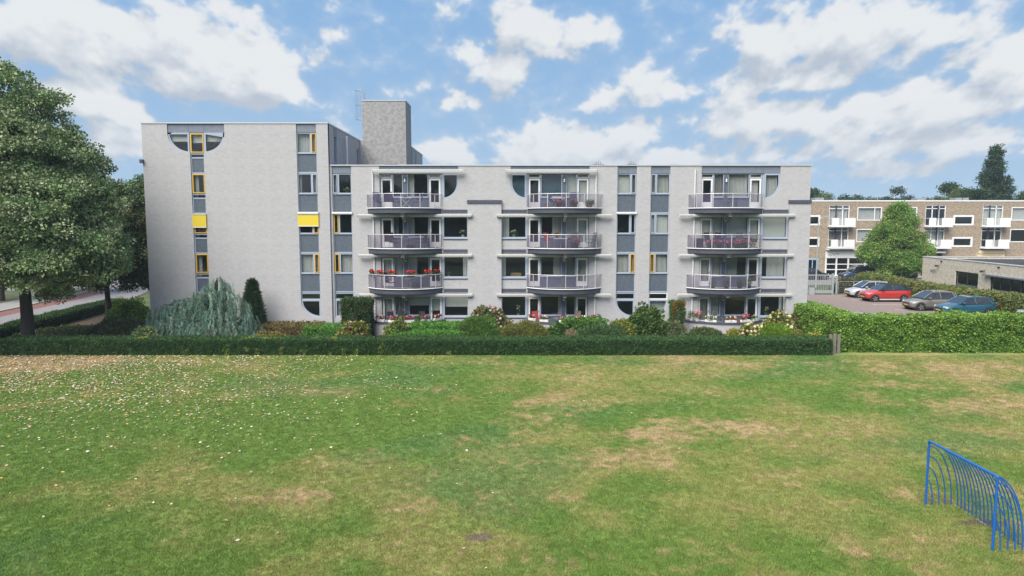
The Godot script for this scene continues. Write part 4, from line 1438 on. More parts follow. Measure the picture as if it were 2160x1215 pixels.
func build_trees() -> void:
	var leaf := sprig("lime", 26, 0.36, 0.165, 0.125, 13)
	var lime := [Color(0.130, 0.215, 0.092), Color(0.165, 0.255, 0.108), Color(0.100, 0.175, 0.074), Color(0.225, 0.300, 0.140), Color(0.340, 0.390, 0.220)]
	var E := []
	# big lime at the hedge corner: lobes relative to the trunk base
	E = [[Vector3(0.3, 13.2, 0), Vector3(2.2, 3.2, 2.4)], [Vector3(-1.8, 11.8, 0.5), Vector3(3.0, 3.4, 3.0)], [Vector3(1.9, 10.6, 0.3), Vector3(2.5, 2.6, 2.6)], [Vector3(3.3, 8.4, 0.2), Vector3(2.3, 2.2, 2.8)], [Vector3(-2.6, 8.0, 0.6), Vector3(3.4, 2.8, 3.2)], [Vector3(0.6, 8.2, 1.6), Vector3(3.2, 2.8, 2.6)], [Vector3(2.6, 6.0, 1.2), Vector3(2.6, 2.0, 2.4)], [Vector3(-1.8, 5.6, 1.5), Vector3(2.8, 1.9, 2.4)], [Vector3(4.0, 6.2, -0.3), Vector3(1.7, 2.0, 2.2)], [Vector3(0.4, 5.8, -1.6), Vector3(3.2, 2.2, 2.4)], [Vector3(2.4, 5.0, 0.2), Vector3(1.7, 0.9, 1.6)]]
	tree("lime_tree", "big lime tree with a dark trunk at the corner of the low hedge", "", Vector3(-29.55, 0, -41.2), 6.2, 0.40, E, 24000, leaf, 1.0, lime, -0.17, "bark", 0.55)
	E = [[Vector3(0.6, 8.6, 0), Vector3(2.4, 2.4, 2.4)], [Vector3(2.6, 6.8, 0.2), Vector3(2.2, 2.6, 2.4)], [Vector3(-1.6, 6.6, 0.2), Vector3(2.4, 2.4, 2.4)], [Vector3(1.4, 5.0, 1.0), Vector3(2.6, 2.0, 2.4)], [Vector3(3.2, 4.2, 0.0), Vector3(1.8, 1.7, 2.0)], [Vector3(-0.8, 4.6, 0.8), Vector3(2.2, 1.5, 2.0)], [Vector3(3.6, 9.0, 0.2), Vector3(1.9, 1.7, 2.0)], [Vector3(4.4, 6.8, 0.4), Vector3(1.7, 2.2, 2.0)]]
	tree("lime_tree", "darker lime tree whose low branches touch the left edge of the building", "", Vector3(-31.6, 0, -53.0), 4.6, 0.24, E, 10500, leaf, 1.0, [Color(0.070, 0.120, 0.052), Color(0.095, 0.150, 0.062), Color(0.055, 0.095, 0.045), Color(0.17, 0.18, 0.07)], -0.2, "bark", 0.42)
	var street := [Color(0.098, 0.195, 0.074), Color(0.136, 0.245, 0.088), Color(0.077, 0.156, 0.059)]
	var lobes5 := [[Vector3(0, 8.0, 0), Vector3(3.0, 3.4, 3.0)], [Vector3(1.8, 6.4, 0.4), Vector3(2.6, 2.2, 2.6)], [Vector3(-1.8, 6.4, 0.2), Vector3(2.6, 2.2, 2.6)], [Vector3(0.2, 5.2, 1.2), Vector3(2.8, 1.6, 2.4)]]
	tree("street_tree", "street tree with a bare grey trunk on the grass strip at the far left", "trees along the road", Vector3(-50.0, 0, -66.5), 4.6, 0.28, lobes5, 3000, leaf, 1.2, street)
	tree("street_tree", "street tree on the paved corner where the two roads meet", "trees along the road", Vector3(-48.6, 0, -73.8), 4.6, 0.24, lobes5, 3000, leaf, 1.2, street)
	var far_n := 0
	for q in [[-100, -96, 1.4], [-90, -108, 1.3], [-72, -100, 1.0], [-78, -118, 1.3], [-66, -124, 1.45], [-54, -120, 1.2], [-44, -128, 1.4]]:
		far_n += 1
		var o := tree("background_tree", "%s from the left of the round trees beyond the far road" % ORD[far_n - 1], "trees beyond the far road", Vector3(q[0], 0, q[1]), 5.0, 0.3, lobes5, 1300, leaf, 1.9, street)
		o.scale = Vector3.ONE * q[2]
	# the maple in front of the shops
	var maple := [Color(0.13, 0.25, 0.05), Color(0.16, 0.29, 0.06), Color(0.10, 0.21, 0.045), Color(0.20, 0.31, 0.075), Color(0.24, 0.28, 0.08)]
	E = [[Vector3(0.1, 8.0, 0), Vector3(1.5, 2.2, 1.6)], [Vector3(-0.2, 6.0, 0.4), Vector3(2.7, 2.2, 2.4)], [Vector3(1.9, 4.4, 0.2), Vector3(2.4, 1.8, 2.2)], [Vector3(-2.2, 3.9, 0.3), Vector3(2.1, 1.6, 2.0)], [Vector3(0.3, 3.0, 0.9), Vector3(3.4, 1.6, 2.4)]]
	tree("maple_tree", "broad bright green maple in front of the brown shop building", "", Vector3(49.6, 0, -88.5), 3.4, 0.22, E, 9000, leaf, 1.15, maple, -0.34, "bark", 0.36)
	# belt of trees behind the shops
	var belt := [[42.0, -150.0, 1.25, 0], [58.0, -152.0, 1.2, 1], [66.0, -154.0, 1.15, 0], [50.0, -145.0, 1.2, 0], [46.0, -128.0, 1.05, 0], [55.0, -132.0, 1.18, 0], [62.0, -140.0, 1.0, 1], [70.0, -136.0, 0.95, 1], [74.0, -150.0, 1.1, 0], [79.0, -142.0, 1.02, 0], [84.0, -152.0, 1.15, 0], [86.0, -128.0, 1.05, 0], [96.0, -150.0, 1.2, 0], [91.0, -138.0, 1.12, 1], [100.0, -130.0, 1.1, 0], [107.0, -136.0, 1.15, 1], [104.0, -148.0, 1.2, 0], [112.0, -146.0, 1.2, 1], [116.0, -130.0, 1.1, 0], [122.0, -150.0, 1.25, 0]]
	var kinds := ["%s of the dark green trees behind the shop roof, counted from the left", "%s of the yellow-green trees behind the shop roof, counted from the left"]
	for i in 13:
		belt.append([41.0 + i * 5.2 + rng.randf_range(-1, 1), -117.0 - rng.randf() * 6.0, rng.randf_range(0.84, 0.98), 1 if i % 4 == 2 else 0])
	belt.sort_custom(func(a, b): return a[0] / -a[1] < b[0] / -b[1])
	var nth := [0, 0]
	for q in belt:
		nth[q[3]] += 1
		var o := tree("background_tree", kinds[q[3]] % ORD[nth[q[3]] - 1], "trees behind the shops", Vector3(q[0], 0, q[1]), 6.0, 0.32, [[Vector3(0, 9.5, 0), Vector3(3.6, 3.8, 3.4)], [Vector3(2.6, 7.6, 0), Vector3(3.0, 3.0, 3.0)], [Vector3(-2.6, 7.4, 0), Vector3(3.0, 3.0, 3.0)], [Vector3(0.4, 6.2, 1.5), Vector3(3.4, 2.4, 2.8)]], 1500, leaf, 1.7, [[Color(0.035, 0.075, 0.032), Color(0.05, 0.095, 0.038), Color(0.03, 0.06, 0.028)], [Color(0.09, 0.14, 0.04), Color(0.07, 0.12, 0.035), Color(0.12, 0.16, 0.05)]][q[3]])
		o.scale = Vector3.ONE * q[2]
	# the tall spruce
	var sp := thing("spruce_tree", "tall ragged conifer standing above the roof of the shop building", "tree", Vector3(93.6, 0, -134.5))
	var tm := MB.new()
	tm.tube(PackedVector3Array([Vector3(0, -0.1, 0), Vector3(0.1, 10, 0), Vector3(0.3, 18, 0), Vector3(0.5, 22.6, 0)]), PackedFloat32Array([0.38, 0.27, 0.13, 0.03]), 7)
	var pl := []
	for i in 64:
		var f := (i + rng.randf()) / 64.0
		var y := lerpf(7.0, 22.4, f)
		var ln := lerpf(6.2, 0.5, pow(f, 0.8)) * rng.randf_range(0.5, 1.15)
		var a := i * 2.4 + rng.randf() * 0.7
		var d := Vector3(cos(a), 0, sin(a))
		var root := Vector3(0.02 * y, y, 0)
		var tip := root + d * ln + Vector3(0, -0.10 * ln + rng.randf() * 0.3, 0)
		tm.tube(PackedVector3Array([root, root.lerp(tip, 0.5) + Vector3(0, 0.15, 0), tip]), PackedFloat32Array([0.06, 0.04, 0.015]), 4)
		for j in int(ln * 9.0) + 5:
			var u := pow(rng.randf(), 0.7)
			pl.append(Transform3D(rand_basis(rng.randf_range(0.8, 1.3)), root.lerp(tip, u) + Vector3(rng.randfn() * 0.28, rng.randfn() * 0.16, rng.randfn() * 0.28)))
	part("trunk", tm, mats.bark, sp)
	scatter("crown", sprig("spruce", 16, 0.42, 0.42, 0.17, 17), leaf_material("leaf"), sp, pl, tints(pl.size(), [Color(0.03, 0.065, 0.035), Color(0.042, 0.085, 0.045), Color(0.055, 0.10, 0.04)]))
	# trees on the near side of the lawn, behind the viewer: the windows mirror them
	var behind := [[-46, 36, 1.25], [-35, 40, 1.32], [-25, 35, 1.2], [-16, 39, 1.36], [-6, 36, 1.18], [3, 40, 1.30], [12, 37, 1.15], [20, 40, 1.38], [29, 36, 1.22], [39, 39, 1.35], [50, 36, 1.3]]
	var park_n := 0
	for q in behind:
		park_n += 1
		var o := tree("park_tree", "%s park tree from the left on the near side of the lawn" % ORD[park_n - 1], "park trees mirrored in the windows", Vector3(q[0], 0, q[1]), 6.0, 0.32, [[Vector3(0, 9.5, 0), Vector3(3.8, 3.6, 3.4)], [Vector3(3.0, 7.0, 0), Vector3(3.2, 3.2, 3.0)], [Vector3(-3.0, 7.0, 0), Vector3(3.2, 3.2, 3.0)], [Vector3(0.0, 4.6, 0.5), Vector3(4.6, 3.0, 3.0)]], 1500, leaf, 1.9, street)
		o.scale = Vector3.ONE * q[2]


# ---------------------------------------------------------------- lawn
var turf := FastNoiseLite.new()
var turf2 := FastNoiseLite.new()
var turf3 := FastNoiseLite.new()
# dried patches: x, z, half width, half depth, strength
var dry := []


func turf_colour(x: float, z: float) -> Color:
	# grass blades differ in kind and health; dried and worn patches have ragged outlines of their own
	var a := turf.get_noise_2d(x, z * 1.25)
	var b := turf2.get_noise_2d(x, z)
	var c := turf3.get_noise_2d(x, z)
	var col := Color(0.125, 0.208, 0.040).lerp(Color(0.228, 0.246, 0.074), smoothstep(-0.35, 0.4, a + b * 0.6 + 0.012 * x))
	col = col.lerp(Color(0.090, 0.190, 0.055), smoothstep(0.12, 0.5, turf.get_noise_2d(x + 90.0, z * 1.3 - 31.0) + c * 0.2) * 0.6)
	var d := -0.30 + a * 0.45 + b * 0.75 + c * 0.40 + 0.011 * x
	for q in dry:
		var dx: float = (x - q[0]) / q[2]
		var dz: float = (z - q[1]) / q[3]
		var r := dx * dx + dz * dz
		if r < 2.2: d += q[4] * (1.0 - r / 2.2) * 0.80
	var t := smoothstep(-0.10, 0.75, d + c * 0.5)
	col = col.lerp(Color(0.31, 0.262, 0.118), t * 0.85)
	col = col.lerp(Color(0.42, 0.315, 0.19), smoothstep(0.45, 1.05, d + c * 0.6) * 0.75)
	return col


var bare := [[-0.75, -16.1, 0.45, 0.22], [12.0, -16.9, 0.55, 0.22], [-28.5, -39.0, 1.4, 0.5]]


func lawn_colour(x: float, z: float) -> Color:
	var col := turf_colour(x, z)
	for q in bare:
		var r := pow((x - q[0]) / q[2], 2) + pow((z - q[1]) / q[3], 2) + turf3.get_noise_2d(x * 1.6, z * 1.6) * 0.9
		col = col.lerp(Color(0.13, 0.10, 0.07), 1.0 - smoothstep(0.4, 1.0, r))
	return col


func build_lawn() -> void:
	turf.seed = 4
	turf.frequency = 0.075
	turf.fractal_octaves = 3
	turf2.seed = 9
	turf2.frequency = 0.34
	turf2.fractal_octaves = 4
	turf3.seed = 14
	turf3.frequency = 1.6
	turf3.fractal_octaves = 3
	dry = [
		[2.0, -28.7, 1.83, 2.07, 0.9], [0.9, -25.0, 1.24, 1.37, 0.8], [6.6, -25.0, 2.67, 1.37, 1.0], [8.2, -25.0, 1.24, 0.92, 0.5], [-3.9, -30.4, 1.94, 1.25, 0.7], [-0.4, -27.2, 1.36, 1.01, 0.4], [-5.2, -22.6, 1.78, 1.28, 0.5], [-2.4, -23.9, 1.36, 1.01, 0.35],
		[-6.9, -18.6, 0.93, 0.87, 0.8], [-5.6, -18.6, 1.07, 0.47, 0.7], [-2.7, -18.1, 1.04, 0.59, 0.6], [-4.9, -19.1, 0.82, 0.5, 0.5], [-9.7, -21.4, 1.07, 0.82, 0.45], [4.9, -23.9, 1.53, 1.43, 0.6], [3.4, -22.6, 1.78, 1.01, 0.5], [3.9, -21.6, 1.85, 0.84, 0.45],
		[1.6, -18.4, 0.53, 0.54, 0.8], [1.1, -14.9, 1.19, 0.81, 0.8], [4.3, -15.1, 0.99, 0.7, 0.6], [8.2, -20.4, 0.59, 0.82, 0.8], [12.3, -24.7, 1.58, 1.87, 0.5], [17.6, -30.4, 2.58, 2.32, 0.5], [21.6, -33.2, 2.82, 3.39, 0.4], [12.6, -37.2, 5.24, 1.61, 0.6],
		[0.5, -37.2, 3.94, 1.61, 0.6], [22.8, -36.0, 6.34, 1.5, 0.6], [6.0, -34.2, 4.84, 1.13, 0.35], [-8.2, -30.4, 1.5, 0.88, 0.4], [10.9, -18.7, 0.67, 0.53, 0.5], [7.6, -15.7, 0.68, 0.63, 0.5], [19.4, -27.9, 2.38, 1.56, 0.5], [8.3, -15.0, 1.09, 0.7, 0.5],
		[8.8, -29.5, 3.14, 1.01, 0.5], [-0.8, -16.0, 0.69, 0.52, 0.35], [10.6, -15.7, 0.91, 0.5, 0.4], [-26.5, -37.6, 7.0, 2.6, 1.7], [-24.7, -34.2, 2.42, 1.84, 0.5], [13.1, -18.2, 0.79, 1.02, 0.4],
	]
	var x0 := -40.0
	var x1 := 40.0
	var z0 := -40.6
	var z1 := 8.0
	var w := 1280
	var h := 800
	var im := Image.create(w, h, false, Image.FORMAT_RGB8)
	for j in h:
		var z := lerpf(z0, z1, (j + 0.5) / h)
		for i in w:
			var x := lerpf(x0, x1, (i + 0.5) / w)
			if absf(x) > 4.0 - z * 0.82: continue
			im.set_pixel(i, j, lawn_colour(x, z).linear_to_srgb())
	var m := StandardMaterial3D.new()
	m.resource_name = "lawn"
	m.albedo_texture = ImageTexture.create_from_image(im)
	m.roughness = 0.95
	m.texture_repeat = false
	var st := SurfaceTool.new()
	st.begin(Mesh.PRIMITIVE_TRIANGLES)
	var nx := 40
	var nz := 24
	for j in nz + 1:
		for i in nx + 1:
			st.set_uv(Vector2(float(i) / nx, float(j) / nz))
			st.set_normal(Vector3.UP)
			st.add_vertex(Vector3(lerpf(x0, x1, float(i) / nx), 0.008, lerpf(z0, z1, float(j) / nz)))
	for j in nz:
		for i in nx:
			var k := j * (nx + 1) + i
			for v in [k, k + 1, k + nx + 2, k, k + nx + 2, k + nx + 1]:
				st.add_index(v)
	var o := put("lawn", st.commit(), m, self)
	tag(o, "mown green lawn with dried tan patches in the foreground", "lawn", "", "structure")
	# blades: tufts that carry the colour of the turf they grow in
	var tufts := []
	for k in 3:
		var mb := MB.new()
		var r := RandomNumberGenerator.new()
		r.seed = 50 + k
		for i in 11:
			var p := Vector3(r.randf_range(-0.06, 0.06), 0, r.randf_range(-0.06, 0.06))
			var d := Vector3(r.randfn() * 0.6, 1.0, r.randfn() * 0.6).normalized() * r.randf_range(0.025, 0.055)
			var s := Vector3(r.randf_range(-1, 1), 0, r.randf_range(-1, 1)).normalized() * 0.005
			mb.tri(p - s, p + s, p + d)
		tufts.append(mb.mesh())
	var gm := leaf_material("grass_blade", 0.25, 0.7)
	for k in 3:
		var pl := []
		var tn := PackedColorArray()
		var want := 95000
		while pl.size() < want:
			# denser close to the camera
			var dist := 12.0 + 27.2 * pow(rng.randf(), 1.25)
			var x := rng.randf_range(-1, 1) * (dist * 0.80 + 1.0)
			var z := -dist
			var c := lawn_colour(x, z)
			if c.r < 0.14 and c.g < 0.115 and rng.randf() < 0.8: continue
			var f := rng.randf_range(0.6, 1.5)
			pl.append(Transform3D(Basis(Vector3.UP, rng.randf() * TAU).scaled(Vector3.ONE * rng.randf_range(0.7, 1.25) * (1.0 + dist * 0.012)), Vector3(x, 0.006, z)))
			tn.append(Color(c.r * f, c.g * f, c.b * f))
		var g := scatter("grass", tufts[k], gm, self, pl, tn)
		tag(g, "short grass blades of the lawn", "grass", "", "stuff")
	build_fallen_leaves()


func build_fallen_leaves() -> void:
	var mb := MB.new()
	mb.tri(Vector3(-0.5, 0.0, 0), Vector3(0.02, 0.10, 0.38), Vector3(0.55, 0.16, 0))
	mb.tri(Vector3(-0.5, 0.0, 0), Vector3(0.55, 0.16, 0), Vector3(0.02, 0.12, -0.36))
	var pl := []
	var tn := PackedColorArray()
	var cols := [Color(0.56, 0.50, 0.40), Color(0.50, 0.41, 0.29), Color(0.44, 0.33, 0.09), Color(0.36, 0.23, 0.10), Color(0.25, 0.165, 0.085), Color(0.58, 0.53, 0.46), Color(0.50, 0.40, 0.30), Color(0.30, 0.21, 0.12)]
	var tries := 0
	while pl.size() < 16000 and tries < 700000:
		tries += 1
		var z := -rng.randf_range(13.0, 39.1)
		var x := rng.randf_range(-34.0, 6.0)
		var dx := (x + 29.5) / 11.0
		var dz := (z + 40.0) / 8.5
		var p := exp(-(dx * dx * 0.8 + dz * dz)) * 2.2 + 0.26 * exp(-(pow((x + 15.0) / 7.0, 2) + pow((z + 31.0) / 6.5, 2))) + 0.0035
		p *= 0.55 + 0.9 * smoothstep(-0.3, 0.3, turf2.get_noise_2d(x * 0.7 + 50.0, z * 0.7))
		if rng.randf() > p: continue
		var s := rng.randf_range(0.05, 0.13)
		pl.append(Transform3D(Basis(Vector3.UP, rng.randf() * TAU) * Basis(Vector3.RIGHT, rng.randf_range(-0.35, 0.35)).scaled(Vector3.ONE * s), Vector3(x, 0.035 + rng.randf() * 0.02, z)))
		tn.append(pick(cols))
	var o := scatter("fallen_leaves", mb.mesh(), leaf_material("dry_leaf", 0.15, 0.8), self, pl, tn)
	tag(o, "pale fallen leaves strewn over the left of the lawn", "leaves", "", "stuff")
	# yellow bindweed leaves along the foot of the hedge
	pl = []
	tn = PackedColorArray()
	for i in 420:
		var cx := rng.randf_range(-20.0, -4.0)
		pl.append(Transform3D(Basis(Vector3.UP, rng.randf() * TAU).scaled(Vector3.ONE * rng.randf_range(0.06, 0.11)), Vector3(roundf(cx * 1.3) / 1.3 + rng.randfn() * 0.12, 0.05, -39.0 + absf(rng.randfn()) * 0.9)))
		tn.append(pick([Color(0.42, 0.42, 0.05), Color(0.30, 0.36, 0.06)]))
	var y := scatter("fallen_leaves", mb.mesh(), leaf_material("dry_leaf", 0.15, 0.8), self, pl, tn)
	tag(y, "small bright yellow leaves lying along the foot of the long hedge", "leaves", "", "stuff")


func sheet(pts: Array, y: float) -> MB:
	var mb := MB.new()
	for i in range(1, pts.size() - 1):
		mb._t(Vector3(pts[0].x, y, pts[0].y), Vector3(pts[i + 1].x, y, pts[i + 1].y), Vector3(pts[i].x, y, pts[i].y), Vector3.UP)
	return mb


func strip(a: Array, b: Array, y: float) -> MB:
	var mb := MB.new()
	for i in a.size() - 1:
		mb._q(Vector3(a[i].x, y, a[i].y), Vector3(b[i].x, y, b[i].y), Vector3(b[i + 1].x, y, b[i + 1].y), Vector3(a[i + 1].x, y, a[i + 1].y), Vector3.UP)
	return mb


func build_ground() -> void:
	structure("ground", sheet([Vector2(-420, 160), Vector2(420, 160), Vector2(420, -460), Vector2(-420, -460)], -0.02), mats.far_grass)
	structure("garden_bed", sheet([Vector2(-33.5, -40.61), Vector2(19.5, -40.61), Vector2(19.5, -47.2), Vector2(-36.0, -62.0)], 0.0), mats.soil)
	# the road along the left side: asphalt, a red cycle strip, a kerb, paving and grass
	var zs := [30.0, -20.0, -48.0, -56.0, -63.0, -70.0, -78.0, -92.0]
	var near := [-37.5, -36.6, -36.6, -36.5, -37.3, -39.0, -41.5, -46.5]
	var red0 := [-43.0, -41.6, -41.6, -42.1, -43.0, -44.0, -45.6, -49.0]
	var red1 := [-45.2, -43.8, -43.8, -44.0, -44.9, -46.2, -47.8, -51.0]
	var L := [[], [], []]
	for i in zs.size():
		L[0].append(Vector2(near[i], zs[i]))
		L[1].append(Vector2(red0[i], zs[i]))
		L[2].append(Vector2(red1[i], zs[i]))
	structure("road", strip(L[0], L[1], 0.004), mats.asphalt)
	structure("cycle_lane", strip(L[1], L[2], 0.008), mats.red_asphalt)
	var kb := MB.new()
	for i in zs.size() - 2:
		var a: Vector2 = L[2][i]
		var b: Vector2 = L[2][i + 1]
		for q in [[0.0, 0.0]]:
			kb._q(Vector3(a.x, -0.02, a.y), Vector3(b.x, -0.02, b.y), Vector3(b.x, 0.11, b.y), Vector3(a.x, 0.11, a.y), Vector3.RIGHT)
			kb._q(Vector3(a.x, 0.11, a.y), Vector3(b.x, 0.11, b.y), Vector3(b.x - 0.2, 0.11, b.y), Vector3(a.x - 0.2, 0.11, a.y), Vector3.UP)
	structure("kerb", kb, mats.kerb)
	var P := []
	var Q := []
	for i in zs.size() - 2:
		P.append(Vector2(L[2][i].x - 0.2, zs[i]))
		Q.append(Vector2(L[2][i].x - (3.2 if zs[i] > -70 else 3.6), zs[i]))
	structure("pavement", strip(P, Q, 0.105), mats.paving)
	var V := []
	for i in zs.size() - 2:
		V.append(Vector2(Q[i].x - 5.5, zs[i]))
	structure("verge", strip(Q, V, 0.09), mats.verge)
	# the side road that meets it
	structure("side_road", sheet([Vector2(-40.0, -78.2), Vector2(-120.0, -74.0), Vector2(-120.0, -92.0), Vector2(-40.0, -96.0)], 0.012), mats.asphalt)
	structure("side_road", sheet([Vector2(-57.4, 30.0), Vector2(-57.4, -75.0), Vector2(-75.0, -75.0), Vector2(-75.0, 30.0)], 0.016), mats.asphalt)
	for i in 7:
		structure("road_marking", sheet([Vector2(-47.9 - i * 1.5, -79.4), Vector2(-48.8 - i * 1.5, -79.4), Vector2(-48.8 - i * 1.5, -79.7), Vector2(-47.9 - i * 1.5, -79.7)], 0.02), mats.marking)
	for i in 5:
		structure("road_marking", sheet([Vector2(-46.0 - i * 0.22, -74.6 - i * 1.3), Vector2(-46.25 - i * 0.22, -74.6 - i * 1.3), Vector2(-46.35 - i * 0.22, -75.3 - i * 1.3), Vector2(-46.1 - i * 0.22, -75.3 - i * 1.3)], 0.02), mats.marking)
	# car park and the street behind it
	structure("car_park", sheet([Vector2(20.9, -41.3), Vector2(42.5, -41.3), Vector2(42.8, -73.2), Vector2(20.9, -73.2)], 0.004), mats.car_park)
	for z in [-56.6, -60.2, -64.0, -67.9]:
		structure("road_marking", sheet([Vector2(34.0, z + 0.05), Vector2(40.8, z + 0.05), Vector2(40.8, z - 0.05), Vector2(34.0, z - 0.05)], 0.009), mats.marking)
	structure("street", sheet([Vector2(22.0, -84.5), Vector2(140.0, -84.5), Vector2(140.0, -94.0), Vector2(22.0, -94.0)], 0.006), mats.asphalt)
	structure("pavement", sheet([Vector2(22.0, -94.0), Vector2(140.0, -94.0), Vector2(140.0, -98.2), Vector2(22.0, -98.2)], 0.10), mats.paving)


# ---------------------------------------------------------------- the goal on the lawn
func build_goal() -> void:
	var g := thing("football_goal", "small blue tubular steel football goal with curved rear bars on the lawn", "goal", Vector3(11.33, 0, -16.75))
	var h := 1.80
	var hw := 1.31
	for s in [-1, 1]:
		var mb := MB.new()
		mb.bar(Vector3(0, -0.05, s * hw), Vector3(0, h, s * hw), 0.032, 10)
		part("post", mb, mats.goal_blue, g)
	var cb := MB.new()
	cb.tube(PackedVector3Array([Vector3(0, h - 0.06, hw), Vector3(0, h - 0.012, hw - 0.012), Vector3(0, h, hw - 0.06), Vector3(0, h, -hw + 0.06), Vector3(0, h - 0.012, -hw + 0.012), Vector3(0, h - 0.06, -hw)]), PackedFloat32Array([0.032]), 10)
	part("crossbar", cb, mats.goal_blue, g)
	var bow := func(y: float, d: float, z: float) -> MB:
		var p := PackedVector3Array()
		for i in 13:
			var t := PI / 2 * i / 12.0
			p.append(Vector3(d * sin(t), y * cos(t) - (0.05 if i == 12 else 0.0), z))
		var mb := MB.new()
		mb.tube(p, PackedFloat32Array([0.016]), 6)
		return mb
	for i in 17:
		part("rear_bar", bow.call(h - 0.02, 0.80, lerpf(-hw + 0.12, hw - 0.12, i / 16.0)), mats.goal_blue, g)
	for s in [-1, 1]:
		for q in [[0.72, 0.18], [1.08, 0.36], [1.38, 0.53], [1.66, 0.70]]:
			part("side_bar", bow.call(q[0], q[1], s * hw), mats.goal_blue, g)
	var base := MB.new()
	base.box(Vector3(0.77, -0.02, -hw), Vector3(0.83, 0.012, hw))
	part("ground_rail", base, mats.kerb, g)


# ---------------------------------------------------------------- posts at the hedge end
func build_posts() -> void:
	var p := thing("wooden_post_screen", "three weathered grey wooden boards standing where the two hedges meet", "fence", Vector3(19.02, 0, -39.75))
	for i in 3:
		var mb := MB.new()
		var x := -0.26 + i * 0.25
		mb.cbox(Vector3(x - 0.085, -0.05, -0.04), Vector3(x + 0.085, 1.16 + 0.04 * (i % 2), 0.04), 0.012)
		part("board", mb, mats.old_wood, p)
	var mb2 := MB.new()
	mb2.box(Vector3(-0.33, 0.85, -0.10), Vector3(0.33, 0.95, -0.042))
	part("rail", mb2, mats.old_wood, p)


# ---------------------------------------------------------------- gate, fence, lamp
func build_gate() -> void:
	var g := thing("sliding_gate", "grey steel bar gate closing the car park beyond the building corner", "gate", Vector3(33.2, 0, -73.6))
	for x in [-1.55, 1.5]:
		panel(g, "gate_post", x - 0.09, 0.0, x + 0.09, 2.25, -0.09, 0.09, mats.galvanised)
	for y in [0.32, 2.02]:
		panel(g, "rail", -1.46, y, 1.41, y + 0.10, -0.04, 0.04, mats.galvanised)
	for i in 15:
		var x := -1.36 + i * 0.19
		panel(g, "bar", x - 0.015, 0.42, x + 0.015, 2.02, -0.015, 0.015, mats.galvanised)
	panel(g, "bottom_beam", -3.2, 0.10, 1.41, 0.30, -0.07, 0.07, mats.galvanised)
	for i in 9:
		var x := -3.2 + i * 0.19
		panel(g, "bar", x - 0.015, 0.301, x + 0.015, 2.02, -0.015, 0.015, mats.galvanised)
	panel(g, "control_box", -1.15, 0.0, -0.62, 0.72, 0.12, 0.42, mats.galvanised)
	panel(g, "lock_post", 1.85, 0.0, 2.0, 2.0, -0.07, 0.07, mats.galvanised)
	var f := thing("wire_fence", "low wire fence with thin posts right of the steel gate", "fence", Vector3(38.6, 0, -74.2))
	for i in 4:
		var x := -3.0 + i * 1.7
		panel(f, "post", x - 0.025, 0.0, x + 0.025, 1.35, -0.025, 0.025, mats.galvanised)
	panel(f, "rail", -3.3, 1.30, 3.0, 1.34, -0.02, 0.02, mats.galvanised)
	for i in 5:
		panel(f, "wire", -3.3, 0.2 + i * 0.22, 3.0, 0.212 + i * 0.22, -0.006, 0.006, mats.galvanised)
	var small := sprig("fence_leaf", 12, 0.13, 0.12, 0.06, 44)
	shrub("bramble_shrub", "brownish green bramble growing behind the wire fence", "shrub", Vector3(37.6, 0, -75.6), Vector3(2.2, 1.5, 0.8), 700, small, 1.6, [Color(0.08, 0.10, 0.03), Color(0.11, 0.10, 0.04), Color(0.05, 0.08, 0.03)])
	var l := thing("street_lamp", "tall slender grey street lamp beside the corner of the building", "lamp", Vector3(36.2, 0, -81.0))
	var mb := MB.new()
	var pts := PackedVector3Array([Vector3(0, 0, 0), Vector3(0, 4, 0), Vector3(0, 7.6, 0)])
	var rad := PackedFloat32Array([0.09, 0.07, 0.055])
	for i in 6:
		var a := PI / 2 * (i + 1) / 6.0
		pts.append(Vector3(0.55 * (1.0 - cos(a)), 7.6 + 0.75 * sin(a), 0))
		rad.append(0.045)
	mb.tube(pts, rad, 8)
	part("mast", mb, mats.galvanised, l)
	mb = MB.new()
	mb.cbox(Vector3(0.5, 8.30, -0.13), Vector3(1.15, 8.42, 0.13), 0.03)
	part("lamp_head", mb, mats.galvanised, l)


# ---------------------------------------------------------------- brown building with shops
func simple_window(b: Node, x0: float, y0: float, x1: float, y1: float, z: float, fr: float, m: Material, how := "n", muls := []) -> void:
	var w := node("window", b)
	var mb := MB.new()
	var o := rect(x0, y0, x1, y1)
	mb.ring(o, inset(o, fr), z - 0.14, z + 0.04)
	for x in muls:
		mb.box(Vector3(x - 0.05, y0 + fr, z - 0.1), Vector3(x + 0.05, y1 - fr, z + 0.02))
	part("frame", mb, m, w)
	part("pane", pane_shape(inset(o, fr), z - 0.06), mats.glass, w)
	hang(w, how, x0 + fr, y0 + fr, x1 - fr, y1 - fr, z - 0.25)


